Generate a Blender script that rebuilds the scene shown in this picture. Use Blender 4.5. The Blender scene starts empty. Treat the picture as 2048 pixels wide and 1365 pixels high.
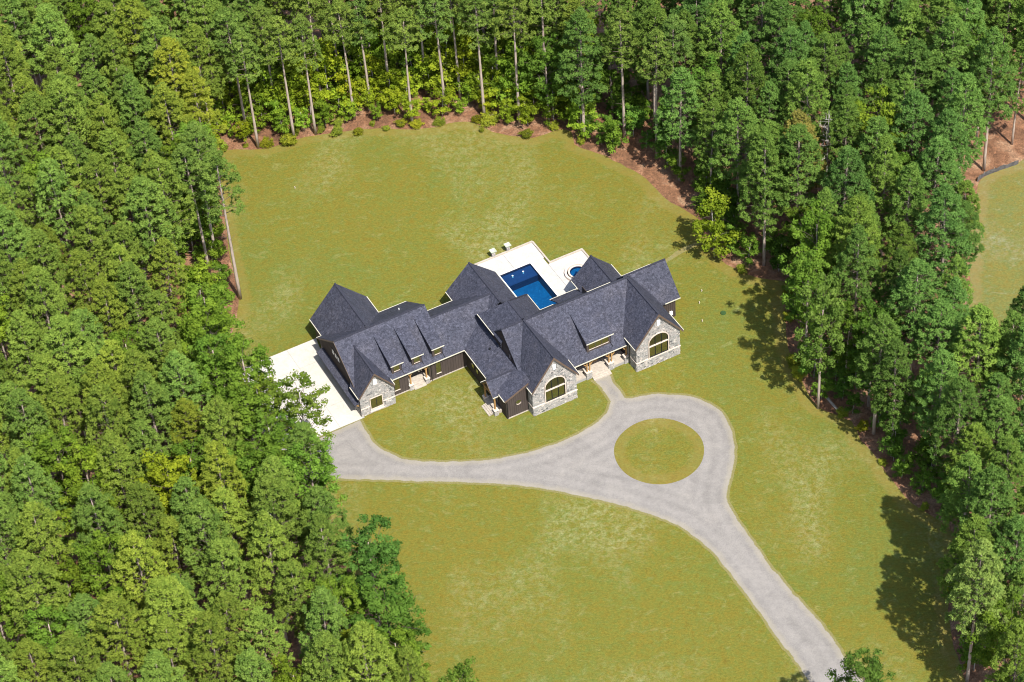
import bpy, math, random
import numpy as np
from mathutils import Vector, Matrix
from mathutils.geometry import delaunay_2d_cdt
R = math.radians
S = bpy.context.scene
COL = S.collection
rnd = random.Random(7)

# ------------------------------------------------------------------ camera
cam = bpy.data.cameras.new('camera'); camo = bpy.data.objects.new('camera', cam); COL.objects.link(camo)
PITCH, ROLL, DIST = 44.25, -4.54, 350.0
fw = Vector((0, math.cos(R(PITCH)), -math.sin(R(PITCH))))
_r, _u = Vector((1, 0, 0)), Vector((0, math.sin(R(PITCH)), math.cos(R(PITCH))))
rt = _r*math.cos(R(ROLL)) + _u*math.sin(R(ROLL)); up = -_r*math.sin(R(ROLL)) + _u*math.cos(R(ROLL))
M = Matrix((rt, up, -fw)).transposed().to_4x4(); M.translation = -fw*DIST
camo.matrix_world = M
cam.sensor_width = 36; cam.lens = 36*5019/2048; cam.clip_start = 1; cam.clip_end = 3000
S.camera = camo
S.render.resolution_x, S.render.resolution_y = 1024, 682

# ------------------------------------------------------------------ world, sun, exposure
SUN_EL, SUN_AZ = 55.5, 154.9          # azimuth clockwise from +Y
w = bpy.data.worlds.new('World'); S.world = w; w.use_nodes = True
nt = w.node_tree; bg = nt.nodes['Background']
sky = nt.nodes.new('ShaderNodeTexSky'); sky.sky_type = 'NISHITA'; sky.sun_disc = False
sky.sun_elevation = R(SUN_EL); sky.sun_rotation = R(SUN_AZ); sky.air_density = 1.0; sky.dust_density = 1.5
nt.links.new(sky.outputs[0], bg.inputs[0]); bg.inputs[1].default_value = 0.13
sun = bpy.data.lights.new('sun', 'SUN'); sun.energy = 4.8; sun.angle = R(0.5); sun.color = (1.0, .955, .88)
suno = bpy.data.objects.new('sun', sun); COL.objects.link(suno)
tosun = Vector((math.sin(R(SUN_AZ))*math.cos(R(SUN_EL)), math.cos(R(SUN_AZ))*math.cos(R(SUN_EL)), math.sin(R(SUN_EL))))
suno.rotation_euler = tosun.to_track_quat('Z', 'Y').to_euler(); suno.location = (60, -120, 200)
S.view_settings.view_transform = 'Standard'; S.view_settings.look = 'None'
S.view_settings.gamma = 1; S.view_settings.use_curve_mapping = False
S.view_settings.exposure = 0.55
S.render.engine = 'CYCLES'
S.cycles.pixel_filter_type = 'BLACKMAN_HARRIS'; S.cycles.filter_width = 1.05
S.cycles.max_bounces = 6; S.cycles.diffuse_bounces = 3; S.cycles.glossy_bounces = 3
S.cycles.transparent_max_bounces = 8; S.cycles.transmission_bounces = 3

# ------------------------------------------------------------------ helpers
def tag(o, label=None, cat=None, group=None, kind=None):
    if label: o['label'] = label
    if cat: o['category'] = cat
    if group: o['group'] = group
    if kind: o['kind'] = kind
    return o
def empty(name, loc=(0, 0, 0), rz=0, parent=None):
    o = bpy.data.objects.new(name, None); COL.objects.link(o); o.location = loc; o.rotation_euler[2] = rz
    o.empty_display_size = .5
    if parent: o.parent = parent
    return o
class MB:
    def __init__(s): s.v = []; s.f = []; s.c = []
    def poly(s, pts, c=None):
        n = len(s.v); s.v += [tuple(p) for p in pts]; s.f.append(tuple(range(n, n+len(pts)))); s.c.append(c); return s
    def box(s, a, b, c=None):
        (x0, y0, z0), (x1, y1, z1) = a, b
        x0, x1 = min(x0, x1), max(x0, x1); y0, y1 = min(y0, y1), max(y0, y1); z0, z1 = min(z0, z1), max(z0, z1)
        n = len(s.v)
        s.v += [(x0, y0, z0), (x1, y0, z0), (x1, y1, z0), (x0, y1, z0), (x0, y0, z1), (x1, y0, z1), (x1, y1, z1), (x0, y1, z1)]
        for f in ((0, 3, 2, 1), (4, 5, 6, 7), (0, 1, 5, 4), (1, 2, 6, 5), (2, 3, 7, 6), (3, 0, 4, 7)):
            s.f.append(tuple(n+i for i in f)); s.c.append(c)
        return s
    def bar(s, p, q, wd, ht, c=None):
        """rectangular bar from p to q, width wd, height ht, centred"""
        p, q = Vector(p), Vector(q); d = (q-p).normalized()
        sd = d.cross(Vector((0, 0, 1)))
        if sd.length < 1e-3: sd = Vector((1, 0, 0))
        sd.normalize(); u2 = sd.cross(d).normalized()
        n = len(s.v)
        for e in (p, q):
            for a, b in ((-1, -1), (1, -1), (1, 1), (-1, 1)):
                s.v.append(tuple(e + sd*(a*wd/2) + u2*(b*ht/2)))
        for f in ((3, 2, 1, 0), (4, 5, 6, 7), (0, 1, 5, 4), (1, 2, 6, 5), (2, 3, 7, 6), (3, 0, 4, 7)):
            s.f.append(tuple(n+i for i in f)); s.c.append(c)
        return s
    def tube(s, pts, rad, n=8, cap=True):
        b = len(s.v); P = [Vector(p) for p in pts]
        for i, p in enumerate(P):
            d = (P[min(i+1, len(P)-1)] - P[max(i-1, 0)]).normalized()
            a = d.cross(Vector((0, 0, 1)))
            if a.length < .05: a = d.cross(Vector((1, 0, 0)))
            a.normalize(); c = d.cross(a)
            r = rad[i] if isinstance(rad, (list, tuple)) else rad
            for k in range(n):
                t = 2*math.pi*k/n; s.v.append(tuple(p + (a*math.cos(t) + c*math.sin(t))*r))
        for i in range(len(P)-1):
            for k in range(n):
                s.f.append((b+i*n+k, b+i*n+(k+1) % n, b+(i+1)*n+(k+1) % n, b+(i+1)*n+k)); s.c.append(None)
        if cap:
            s.f.append(tuple(b+k for k in range(n))[::-1]); s.c.append(None)
            s.f.append(tuple(b+(len(P)-1)*n+k for k in range(n))); s.c.append(None)
        return s
    def slab(s, pts, t=.18):
        """roof plane: polygon pts (top side, counter-clockwise seen from above) with thickness t downwards"""
        n = len(pts); b = len(s.v)
        s.v += [tuple(p) for p in pts] + [(p[0], p[1], p[2]-t) for p in pts]
        s.f.append(tuple(range(b, b+n))); s.c.append(None)
        s.f.append(tuple(range(b+n, b+2*n))[::-1]); s.c.append(None)
        for i in range(n):
            j = (i+1) % n; s.f.append((b+i, b+n+i, b+n+j, b+j)); s.c.append(None)
        return s
    def prism(s, pts, h):
        """polygon pts extruded by vector h"""
        n = len(pts); b = len(s.v); h = Vector(h)
        s.v += [tuple(p) for p in pts] + [tuple(Vector(p)+h) for p in pts]
        s.f.append(tuple(range(b, b+n))); s.c.append(None)
        s.f.append(tuple(range(b+n, b+2*n))[::-1]); s.c.append(None)
        for i in range(n):
            j = (i+1) % n; s.f.append((b+i, b+n+i, b+n+j, b+j)); s.c.append(None)
        return s
    def build(s, name, mat, parent=None, smooth=False, kind=None, fix=True):
        me = bpy.data.meshes.new(name); me.from_pydata(s.v, [], s.f); 
        if fix:
            import bmesh
            bm = bmesh.new(); bm.from_mesh(me); bmesh.ops.recalc_face_normals(bm, faces=bm.faces); bm.to_mesh(me); bm.free()
        if any(c is not None for c in s.c):
            at = me.attributes.new('tone', 'FLOAT', 'FACE')
            at.data.foreach_set('value', [0.5 if c is None else c for c in s.c])
        if mat: me.materials.append(mat)
        if smooth: me.polygons.foreach_set('use_smooth', [True]*len(me.polygons))
        o = bpy.data.objects.new(name, me); COL.objects.link(o)
        if parent: o.parent = parent
        if kind: o['kind'] = kind
        return o
def rgb(r, g, b):
    f = lambda c: (c/255/12.92) if c/255 <= .04045 else ((c/255+.055)/1.055)**2.4
    return (f(r), f(g), f(b), 1)
def newmat(name):
    m = bpy.data.materials.new(name); m.use_nodes = True
    return m, m.node_tree, m.node_tree.nodes, m.node_tree.links, m.node_tree.nodes['Principled BSDF']
def nd(nt, typ, **kw):
    n = nt.nodes.new(typ)
    for k, v in kw.items():
        if k.startswith('i_'):
            key = k[2:]; key = int(key) if key.isdigit() else key.replace('_', ' ')
            n.inputs[key].default_value = v
        else: setattr(n, k, v)
    return n
def noise(nt, scale, detail=4, rough=.55, vec=None, dist=0):
    n = nd(nt, 'ShaderNodeTexNoise', i_Scale=scale, i_Detail=detail, i_Roughness=rough, i_Distortion=dist)
    if vec is not None: nt.links.new(vec, n.inputs['Vector'])
    return n.outputs['Fac']
def ramp(nt, fac, stops):
    n = nt.nodes.new('ShaderNodeValToRGB'); cr = n.color_ramp
    while len(cr.elements) < len(stops): cr.elements.new(.5)
    for e, (p, c) in zip(cr.elements, stops):
        e.position = p; e.color = c if len(c) == 4 else (*c, 1)
    nt.links.new(fac, n.inputs[0]); return n.outputs[0]
def mixc(nt, fac, a, b, mode='MIX'):
    n = nt.nodes.new('ShaderNodeMix'); n.data_type = 'RGBA'; n.blend_type = mode
    for s_, v in ((0, fac), (6, a), (7, b)):
        if isinstance(v, (int, float)): n.inputs[s_].default_value = v
        elif isinstance(v, tuple): n.inputs[s_].default_value = v
        else: nt.links.new(v, n.inputs[s_])
    return n.outputs[2]
def bump(nt, p, h, dist=.05, strength=1):
    b = nd(nt, 'ShaderNodeBump', i_Strength=strength, i_Distance=dist); nt.links.new(h, b.inputs['Height'])
    nt.links.new(b.outputs[0], p.inputs['Normal'])
def math_(nt, op, a, b=None):
    n = nt.nodes.new('ShaderNodeMath'); n.operation = op
    for i, v in enumerate((a, b)):
        if v is None: continue
        if isinstance(v, (int, float)): n.inputs[i].default_value = v
        else: nt.links.new(v, n.inputs[i])
    return n.outputs[0]
def gcoord(nt, sc=(1, 1, 1), rz=0):
    g = nt.nodes.new('ShaderNodeNewGeometry')
    m = nt.nodes.new('ShaderNodeMapping'); m.inputs['Scale'].default_value = sc; m.inputs['Rotation'].default_value = (0, 0, rz)
    nt.links.new(g.outputs['Position'], m.inputs[0]); return m.outputs[0]
def objcoord(nt, sc=(1, 1, 1)):
    g = nt.nodes.new('ShaderNodeTexCoord')
    m = nt.nodes.new('ShaderNodeMapping'); m.inputs['Scale'].default_value = sc
    nt.links.new(g.outputs['Object'], m.inputs[0]); return m.outputs[0]
def plain(name, c1, c2=None, scale=3, rough=.7, bmp=0, spec=.3, sc=(1, 1, 1), metallic=0):
    m, nt, N, L, p = newmat(name)
    p.inputs['Roughness'].default_value = rough; p.inputs['Specular IOR Level'].default_value = spec; p.inputs['Metallic'].default_value = metallic
    c2 = c2 or tuple(min(1, x*1.25) for x in c1[:3])+(1,)
    v = objcoord(nt, sc); f = noise(nt, scale, 5, .6, v)
    L.new(ramp(nt, f, [(.3, c1), (.7, c2)]), p.inputs['Base Color'])
    if bmp: bump(nt, p, f, bmp)
    return m

# ------------------------------------------------------------------ materials
# lawn: olive yellow turf with tan and green patches
def mat_lawn(name, tint=(1, 1, 1), bare=0.0):
    m, nt, N, L, p = newmat(name); p.inputs['Roughness'].default_value = .95; p.inputs['Specular IOR Level'].default_value = .1
    v = gcoord(nt); vs = gcoord(nt, (1, 1.7, 1), .35)
    big = noise(nt, .055, 4, .6, v, .6); mid = noise(nt, .42, 6, .72, vs, .7); fine = noise(nt, 2.6, 5, .75, vs); grain = noise(nt, 11, 3, .8, v)
    t = lambda c: tuple(a*b for a, b in zip(c[:3], tint))+(1,)
    base = ramp(nt, mid, [(.32, t((.142, .122, .021))), (.43, t((.185, .164, .028))), (.55, t((.138, .150, .028))), (.68, t((.245, .238, .082)))])
    warm = ramp(nt, big, [(.36, t((.178, .144, .023))), (.50, t((.160, .148, .024))), (.64, t((.130, .150, .030)))])
    c = mixc(nt, .45, base, warm)
    blob = noise(nt, 1.25, 4, .7, v, .3); c = mixc(nt, 1, c, ramp(nt, blob, [(.34, (1.0, .90, .80)), (.5, (1, 1, 1)), (.62, (.88, 1.02, 1.08)), (.74, (1.12, 1.13, 1.4))]), 'MULTIPLY')
    ss = noise(nt, 1.1, 6, .78, v, .5); sm = ramp(nt, ss, [(.44, (0, 0, 0)), (.72, (.85, .85, .85))])
    b2 = noise(nt, .05, 3, .5, gcoord(nt, (1.3, .8, 1), 1.1), .4); bm_ = ramp(nt, b2, [(.50, (0, 0, 0)), (.66, (1, 1, 1))])
    f = mixc(nt, 1.0, sm, bm_, 'MULTIPLY')
    c = mixc(nt, math_(nt, 'MULTIPLY', f, .75), c, t((.36, .35, .18)))
    f2 = mixc(nt, .75, (1, 1, 1, 1), ramp(nt, fine, [(.30, (.62, .65, .56)), (.5, (.97, .98, .95)), (.70, (1.36, 1.32, 1.34))]))
    c = mixc(nt, 1.0, c, f2, 'MULTIPLY')
    f3 = ramp(nt, grain, [(.3, (.66, .68, .6)), (.7, (1.3, 1.28, 1.25))]); c = mixc(nt, 1.0, c, f3, 'MULTIPLY')
    # ragged, drier edge of the turf (distance to the edge is stored on the mesh)
    at = nd(nt, 'ShaderNodeAttribute', attribute_name='edge')
    e = math_(nt, 'SUBTRACT', at.outputs['Fac'], math_(nt, 'MULTIPLY', noise(nt, .45, 5, .8, v), 2.6))
    e = ramp(nt, e, [(0, (1, 1, 1)), (.6, (0, 0, 0))])
    c = mixc(nt, math_(nt, 'MULTIPLY', e, .30), c, t((.26, .18, .05)))
    L.new(c, p.inputs['Base Color'])
    bump(nt, p, math_(nt, 'ADD', fine, math_(nt, 'MULTIPLY', grain, .4)), .12, .8)
    return m
LAWN = mat_lawn('lawn_grass', (1.03, 1.04, 1.12)); FIELD_M = mat_lawn('field_grass', (1.12, 1.12, 1.9))
def mat_gravel():
    m, nt, N, L, p = newmat('gravel'); p.inputs['Roughness'].default_value = .95; p.inputs['Specular IOR Level'].default_value = .1
    v = gcoord(nt)
    a = noise(nt, .35, 5, .65, v, .8); b = noise(nt, 7, 4, .8, v); g = noise(nt, 2.0, 5, .75, v)
    c = ramp(nt, a, [(.3, (.212, .198, .184)), (.5, (.246, .230, .214)), (.7, (.282, .262, .240))])
    c = mixc(nt, 1, c, ramp(nt, b, [(.3, (.80, .80, .80)), (.7, (1.18, 1.18, 1.18))]), 'MULTIPLY')
    c = mixc(nt, .7, c, mixc(nt, 1, c, ramp(nt, g, [(.3, (.86, .86, .87)), (.7, (1.13, 1.12, 1.10))]), 'MULTIPLY'))
    at = nd(nt, 'ShaderNodeAttribute', attribute_name='edge')
    # wheel tracks: paler worn bands parallel to the edges
    tr = math_(nt, 'SINE', math_(nt, 'MULTIPLY', at.outputs['Fac'], 3.6)); 
    tr = math_(nt, 'MULTIPLY', math_(nt, 'ADD', tr, 1), math_(nt, 'MULTIPLY', noise(nt, .5, 4, .7, v), .12))
    c = mixc(nt, tr, c, (.43, .40, .37, 1))
    # pale dusty rim, then grass creeping in at the very edge
    e = ramp(nt, math_(nt, 'SUBTRACT', at.outputs['Fac'], math_(nt, 'MULTIPLY', noise(nt, .8, 4, .7, v), 1.3)), [(0, (1, 1, 1)), (.6, (0, 0, 0))])
    c = mixc(nt, math_(nt, 'MULTIPLY', e, .38), c, (.33, .29, .20, 1))
    e2 = ramp(nt, math_(nt, 'SUBTRACT', at.outputs['Fac'], math_(nt, 'MULTIPLY', noise(nt, 1.1, 6, .9, v, .5), .62)), [(0, (1, 1, 1)), (.12, (0, 0, 0))])
    c = mixc(nt, math_(nt, 'MULTIPLY', e2, .8), c, ramp(nt, b, [(.35, (.12, .11, .018)), (.65, (.24, .215, .05))]))
    L.new(c, p.inputs['Base Color']); bump(nt, p, b, .05, .6)
    return m
GRAVEL = mat_gravel()
def mat_floor():
    m, nt, N, L, p = newmat('forest_litter'); p.inputs['Roughness'].default_value = 1
    v = gcoord(nt)
    a = noise(nt, .25, 5, .65, v, 1); b = noise(nt, 1.6, 5, .8, v, 1.5); g = noise(nt, 8, 3, .8, v)
    c = ramp(nt, a, [(.3, (.15, .072, .036)), (.5, (.29, .140, .072)), (.66, (.43, .26, .155)), (.8, (.18, .14, .05))])
    c = mixc(nt, 1, c, ramp(nt, b, [(.3, (.35, .35, .33)), (.55, (1, 1, 1)), (.75, (1.7, 1.6, 1.5))]), 'MULTIPLY')
    c = mixc(nt, 1, c, ramp(nt, g, [(.3, (.7, .7, .7)), (.7, (1.3, 1.3, 1.3))]), 'MULTIPLY')
    L.new(c, p.inputs['Base Color']); bump(nt, p, b, .3, 1); return m
FLOOR = mat_floor()
def mat_shingle():
    m, nt, N, L, p = newmat('asphalt_shingle'); p.inputs['Roughness'].default_value = .8; p.inputs['Specular IOR Level'].default_value = .35
    v = objcoord(nt)
    a = noise(nt, .5, 4, .6, v); b = noise(nt, 3.2, 4, .85, v, .6); g = noise(nt, 7.5, 3, .8, v)
    vo = nd(nt, 'ShaderNodeTexVoronoi', i_Scale=3.6); L.new(v, vo.inputs['Vector'])
    c = ramp(nt, a, [(.3, (.042, .046, .067)), (.5, (.050, .053, .076)), (.7, (.059, .060, .080))])
    c = mixc(nt, 1, c, ramp(nt, b, [(.36, (.58, .59, .62)), (.5, (.98, .98, .98)), (.64, (1.48, 1.47, 1.44))]), 'MULTIPLY')
    c = mixc(nt, 1, c, ramp(nt, g, [(.34, (.58, .58, .62)), (.66, (1.5, 1.48, 1.44))]), 'MULTIPLY')
    vc = nd(nt, 'ShaderNodeSeparateColor'); L.new(vo.outputs['Color'], vc.inputs[0])
    c = mixc(nt, 1, c, ramp(nt, vc.outputs[0], [(0, (.72, .72, .74)), (1, (1.25, 1.24, 1.22))]), 'MULTIPLY')
    L.new(c, p.inputs['Base Color'])
    sx = nt.nodes.new('ShaderNodeSeparateXYZ'); L.new(v, sx.inputs[0])
    saw = math_(nt, 'FRACT', math_(nt, 'MULTIPLY', sx.outputs[2], 9.0))
    bump(nt, p, math_(nt, 'ADD', math_(nt, 'MULTIPLY', saw, .3), b), .035, 1); return m
SHINGLE = mat_shingle()
RIDGE_M = plain('ridge_shingle', (.026, .027, .040, 1), (.045, .046, .062, 1), 4, .85)
SIDING = plain('dark_siding', (.060, .046, .042, 1), (.082, .064, .058, 1), 1.5, .7, sc=(1, 1, .25))
SIDING_W = plain('batten_paint', (.052, .040, .036, 1), (.070, .055, .050, 1), 1.5, .7)
TRIM_D = plain('brown_trim', (.105, .072, .055, 1), (.15, .105, .082, 1), 2, .6)
GUTTER = plain('cream_gutter', (.52, .49, .39, 1), (.62, .59, .48, 1), 1, .4, spec=.5)
DARK = plain('dark_metal', (.012, .012, .014, 1), (.02, .02, .022, 1), 2, .4)
CREAM = plain('limestone_trim', (.56, .47, .40, 1), (.70, .60, .52, 1), 3, .8)
WHITE = plain('white_paint', (.80, .80, .78, 1), (.88, .88, .86, 1), 3, .5)
WOOD = plain('cedar_timber', (.30, .165, .060, 1), (.46, .28, .115, 1), 4, .7, sc=(1, 1, .2))
STEP = plain('step_stone', (.36, .31, .26, 1), (.50, .45, .38, 1), 2.5, .85, .01)
MORTAR = plain('mortar', (.28, .27, .26, 1), (.36, .35, .33, 1), 5, .95)
def mat_stone():
    m, nt, N, L, p = newmat('grey_fieldstone'); p.inputs['Roughness'].default_value = .9
    at = nd(nt, 'ShaderNodeAttribute', attribute_name='tone'); v = objcoord(nt)
    c = ramp(nt, at.outputs['Fac'], [(0, (.075, .075, .080)), (.12, (.20, .20, .20)), (.4, (.33, .325, .315)), (.7, (.40, .37, .355)), (.86, (.46, .41, .385)), (1, (.58, .55, .52))])
    c = mixc(nt, 1, c, ramp(nt, noise(nt, 3.5, 5, .8, v), [(.3, (.62, .63, .63)), (.7, (1.28, 1.27, 1.25))]), 'MULTIPLY')
    L.new(c, p.inputs['Base Color']); bump(nt, p, noise(nt, 5, 5, .7, v), .05, .8); return m
STONE = mat_stone()
def mat_concrete(name, c1, c2):
    m, nt, N, L, p = newmat(name); p.inputs['Roughness'].default_value = .85
    v = objcoord(nt); a = noise(nt, .22, 5, .65, v, .5); b = noise(nt, 4, 4, .7, v)
    c = ramp(nt, a, [(.3, c1), (.7, c2)]); st_ = ramp(nt, noise(nt, .55, 5, .8, v, 1), [(.3, (.86, .85, .83)), (.5, (1, 1, 1))]); c = mixc(nt, 1, c, st_, 'MULTIPLY'); c = mixc(nt, 1, c, ramp(nt, b, [(.3, (.93, .93, .93)), (.7, (1.06, 1.06, 1.06))]), 'MULTIPLY')
    L.new(c, p.inputs['Base Color']); bump(nt, p, b, .01, .5); return m
CONC = mat_concrete('pale_concrete', (.50, .465, .41, 1), (.575, .54, .48, 1))
DECK = mat_concrete('pool_deck_concrete', (.47, .445, .41, 1), (.54, .515, .485, 1))
def mat_glass(name='window_glass', k=.30):
    m, nt, N, L, p = newmat(name)
    p.inputs['Base Color'].default_value = (.02, .018, .012, 1); p.inputs['Roughness'].default_value = .06
    gl = nd(nt, 'ShaderNodeBsdfGlossy', i_Roughness=.03); gl.inputs[0].default_value = (.95, .93, .85, 1)
    mx = nd(nt, 'ShaderNodeMixShader', i_0=k); out = nt.nodes['Material Output']
    v = objcoord(nt); bp = nd(nt, 'ShaderNodeBump', i_Strength=.25, i_Distance=.02); L.new(noise(nt, .9, 2, .5, v), bp.inputs['Height']); L.new(bp.outputs[0], gl.inputs['Normal'])
    L.new(p.outputs[0], mx.inputs[1]); L.new(gl.outputs[0], mx.inputs[2]); L.new(mx.outputs[0], out.inputs[0]); return m
GLASS = mat_glass(); GLASS_DIM = mat_glass('dim_reflection_glass', .10)  # second glass for upper panes: their darker reflection is set into the material
CURTAIN = plain('pale_curtain', (.55, .52, .45, 1), (.65, .62, .55, 1), 3, .9)
def mat_water():
    m, nt, N, L, p = newmat('pool_water'); out = nt.nodes['Material Output']
    tr = nd(nt, 'ShaderNodeBsdfTransparent'); tr.inputs[0].default_value = (.30, .62, .80, 1)
    gl = nd(nt, 'ShaderNodeBsdfGlossy', i_Roughness=.04)
    v = objcoord(nt); h = noise(nt, 2.2, 4, .6, v, .8)
    bp = nd(nt, 'ShaderNodeBump', i_Strength=.5, i_Distance=.05); L.new(h, bp.inputs['Height']); L.new(bp.outputs[0], gl.inputs['Normal'])
    mx = nd(nt, 'ShaderNodeMixShader', i_0=.05); L.new(tr.outputs[0], mx.inputs[1]); L.new(gl.outputs[0], mx.inputs[2])
    L.new(mx.outputs[0], out.inputs[0]); return m
WATER = mat_water()
def mat_plaster(name, c1, c2, caustic_c):
    m, nt, N, L, p = newmat(name); p.inputs['Roughness'].default_value = .6
    v = objcoord(nt); a = noise(nt, .6, 4, .7, v, 1.5); vo = nd(nt, 'ShaderNodeTexVoronoi', i_Scale=2.2, feature='SMOOTH_F1'); L.new(v, vo.inputs['Vector'])
    c = ramp(nt, a, [(.35, c1), (.65, c2)]); c = mixc(nt, ramp(nt, vo.outputs['Distance'], [(0, (1, 1, 1)), (.30, (0, 0, 0))]), c, caustic_c)  # pale cell spots are caustic light painted into the plaster colour
    L.new(c, p.inputs['Base Color']); return m
PLASTER = mat_plaster('blue_pool_plaster', (.004, .135, .265, 1), (.006, .19, .345, 1), (.05, .30, .46, 1))
LEDGE_M = mat_plaster('navy_ledge_plaster', (.06, .070, .155, 1), (.075, .085, .19, 1), (.09, .10, .21, 1))
NAVY = plain('navy_tile', (.012, .018, .05, 1), (.03, .045, .10, 1), 8, .3)
FABRIC = plain('black_silt_fabric', (.05, .05, .055, 1), (.14, .13, .13, 1), 2, .7)
RUST = plain('weathered_wood', (.22, .20, .17, 1), (.38, .34, .30, 1), 3, .9)
LIDG = plain('green_plastic_lid', (.03, .07, .02, 1), (.05, .10, .03, 1), 3, .6)

def mat_leaf(name, dark, light, trans=.25, gl=.25):
    m, nt, N, L, p = newmat(name); out = nt.nodes['Material Output']; N.remove(p)
    oi = nt.nodes.new('ShaderNodeObjectInfo'); at = nd(nt, 'ShaderNodeAttribute', attribute_name='tone')
    c = mixc(nt, at.outputs['Fac'], dark, light)
    c = mixc(nt, 1, c, oi.outputs['Color'], 'MULTIPLY')
    df = nt.nodes.new('ShaderNodeBsdfDiffuse'); tl = nt.nodes.new('ShaderNodeBsdfTranslucent')
    L.new(c, df.inputs[0]); L.new(mixc(nt, 1, c, (1.1, 1.25, .5, 1), 'MULTIPLY'), tl.inputs[0])
    mx = nd(nt, 'ShaderNodeMixShader', i_0=trans); L.new(df.outputs[0], mx.inputs[1]); L.new(tl.outputs[0], mx.inputs[2])
    L.new(mx.outputs[0], out.inputs[0]); return m
NEEDLE = mat_leaf('pine_needles', (.092, .158, .031, 1), (.215, .305, .060, 1), .16)
LEAF = mat_leaf('broad_leaves', (.085, .158, .022, 1), (.185, .285, .042, 1), .26)
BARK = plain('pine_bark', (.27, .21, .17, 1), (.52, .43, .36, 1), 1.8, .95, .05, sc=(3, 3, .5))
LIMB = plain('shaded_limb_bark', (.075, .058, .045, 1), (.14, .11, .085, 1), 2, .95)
BARK_P = plain('pale_bark', (.34, .31, .26, 1), (.52, .48, .42, 1), 2, .95, sc=(3, 3, .6))
# ------------------------------------------------------------------ ground
def smooth(P, step=1.0, jit=0.0, seed=1, closed=True):
    r = random.Random(seed); n = len(P); out = []
    for i in range(n if closed else n-1):
        p0, p1, p2, p3 = (Vector((*P[(i+k-1) % n], 0)) for k in range(4))
        if not closed: p0 = Vector((*P[max(i-1, 0)], 0)); p3 = Vector((*P[min(i+2, n-1)], 0))
        m = max(1, int((p2-p1).length/step))
        for k in range(m):
            t = k/m
            q = .5*((2*p1) + (p2-p0)*t + (2*p0-5*p1+4*p2-p3)*t*t + (3*p1-p0-3*p2+p3)*t**3)
            out.append((q.x + r.uniform(-jit, jit), q.y + r.uniform(-jit, jit)))
    if not closed: out.append(P[-1])
    return out
def seg_dist(pts, poly):
    A = np.array(poly); B = np.roll(A, -1, 0); best = np.full(len(pts), 1e9)
    for a, b in zip(A, B):
        d = b-a; L = d@d + 1e-9; t = np.clip(((pts-a)@d)/L, 0, 1)
        best = np.minimum(best, np.hypot(*(pts - a - t[:, None]*d).T))
    return best
def inside(pts, poly):
    pts = np.asarray(pts, float); A = np.array(poly); B = np.roll(A, -1, 0); c = np.zeros(len(pts), bool)
    for (x0, y0), (x1, y1) in zip(A, B):
        if y0 == y1: continue
        c ^= ((y0 > pts[:, 1]) != (y1 > pts[:, 1])) & (pts[:, 0] < (x1-x0)*(pts[:, 1]-y0)/(y1-y0)+x0)
    return c
def sheet(name, poly, z, grid, mat, hole=None):
    A = np.array(poly); (x0, y0), (x1, y1) = A.min(0), A.max(0)
    g = np.array([(x, y) for x in np.arange(x0, x1, grid) for y in np.arange(y0, y1, grid)])
    g = g + np.random.RandomState(3).uniform(-.15, .15, g.shape)*grid
    keep = inside(g, poly)
    g = g[keep]; d = seg_dist(g, poly); g = g[d > grid*.4]
    rings = [p for p in poly]
    # inner ring 0.5 m from the edge, for the edge attribute
    n = len(poly); ring = []
    for off in (.45, 1.1):
        for i in range(n):
            a, b = np.array(poly[i-1]), np.array(poly[(i+1) % n]); t = b-a; t = t/(np.linalg.norm(t)+1e-9)
            ring.append(np.array(poly[i]) + np.array((-t[1], t[0]))*off)
            ring.append(np.array(poly[i]) - np.array((-t[1], t[0]))*off)
    ring = np.array(ring); ok = inside(ring, poly); ring = ring[ok]; dr = seg_dist(ring, poly); ring = ring[dr > .38]
    pts = [Vector(p) for p in poly] + [Vector(p) for p in g] + [Vector(p) for p in ring]
    edges = []
    if hole:
        hk = inside([tuple(p) for p in pts], hole); pts = [p for i, p in enumerate(pts) if i < n or not hk[i]]
        k0 = len(pts); pts += [Vector(h) for h in hole]; edges = [(k0+i, k0+(i+1) % len(hole)) for i in range(len(hole))]
    v, e, f, *_ = delaunay_2d_cdt(pts, edges, [list(range(n))], 1, 1e-4)
    V = np.array([tuple(p) for p in v]); dist = seg_dist(V, poly)
    if hole:
        cen = np.array([V[list(t)].mean(0) for t in f]); hk = inside(cen, hole); f = [t for t, q in zip(f, hk) if not q]
    me = bpy.data.meshes.new(name)
    me.from_pydata([(p[0], p[1], z) for p in V], [], [tuple(t) for t in f])
    at = me.attributes.new('edge', 'FLOAT', 'POINT'); at.data.foreach_set('value', dist.astype(np.float32))
    me.materials.append(mat)
    import bmesh
    bm = bmesh.new(); bm.from_mesh(me); bmesh.ops.recalc_face_normals(bm, faces=bm.faces)
    for fc in bm.faces:
        if fc.normal.z < 0: fc.normal_flip()
    bm.to_mesh(me); bm.free()
    o = bpy.data.objects.new(name, me); COL.objects.link(o); o['kind'] = 'structure'; return o
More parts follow.
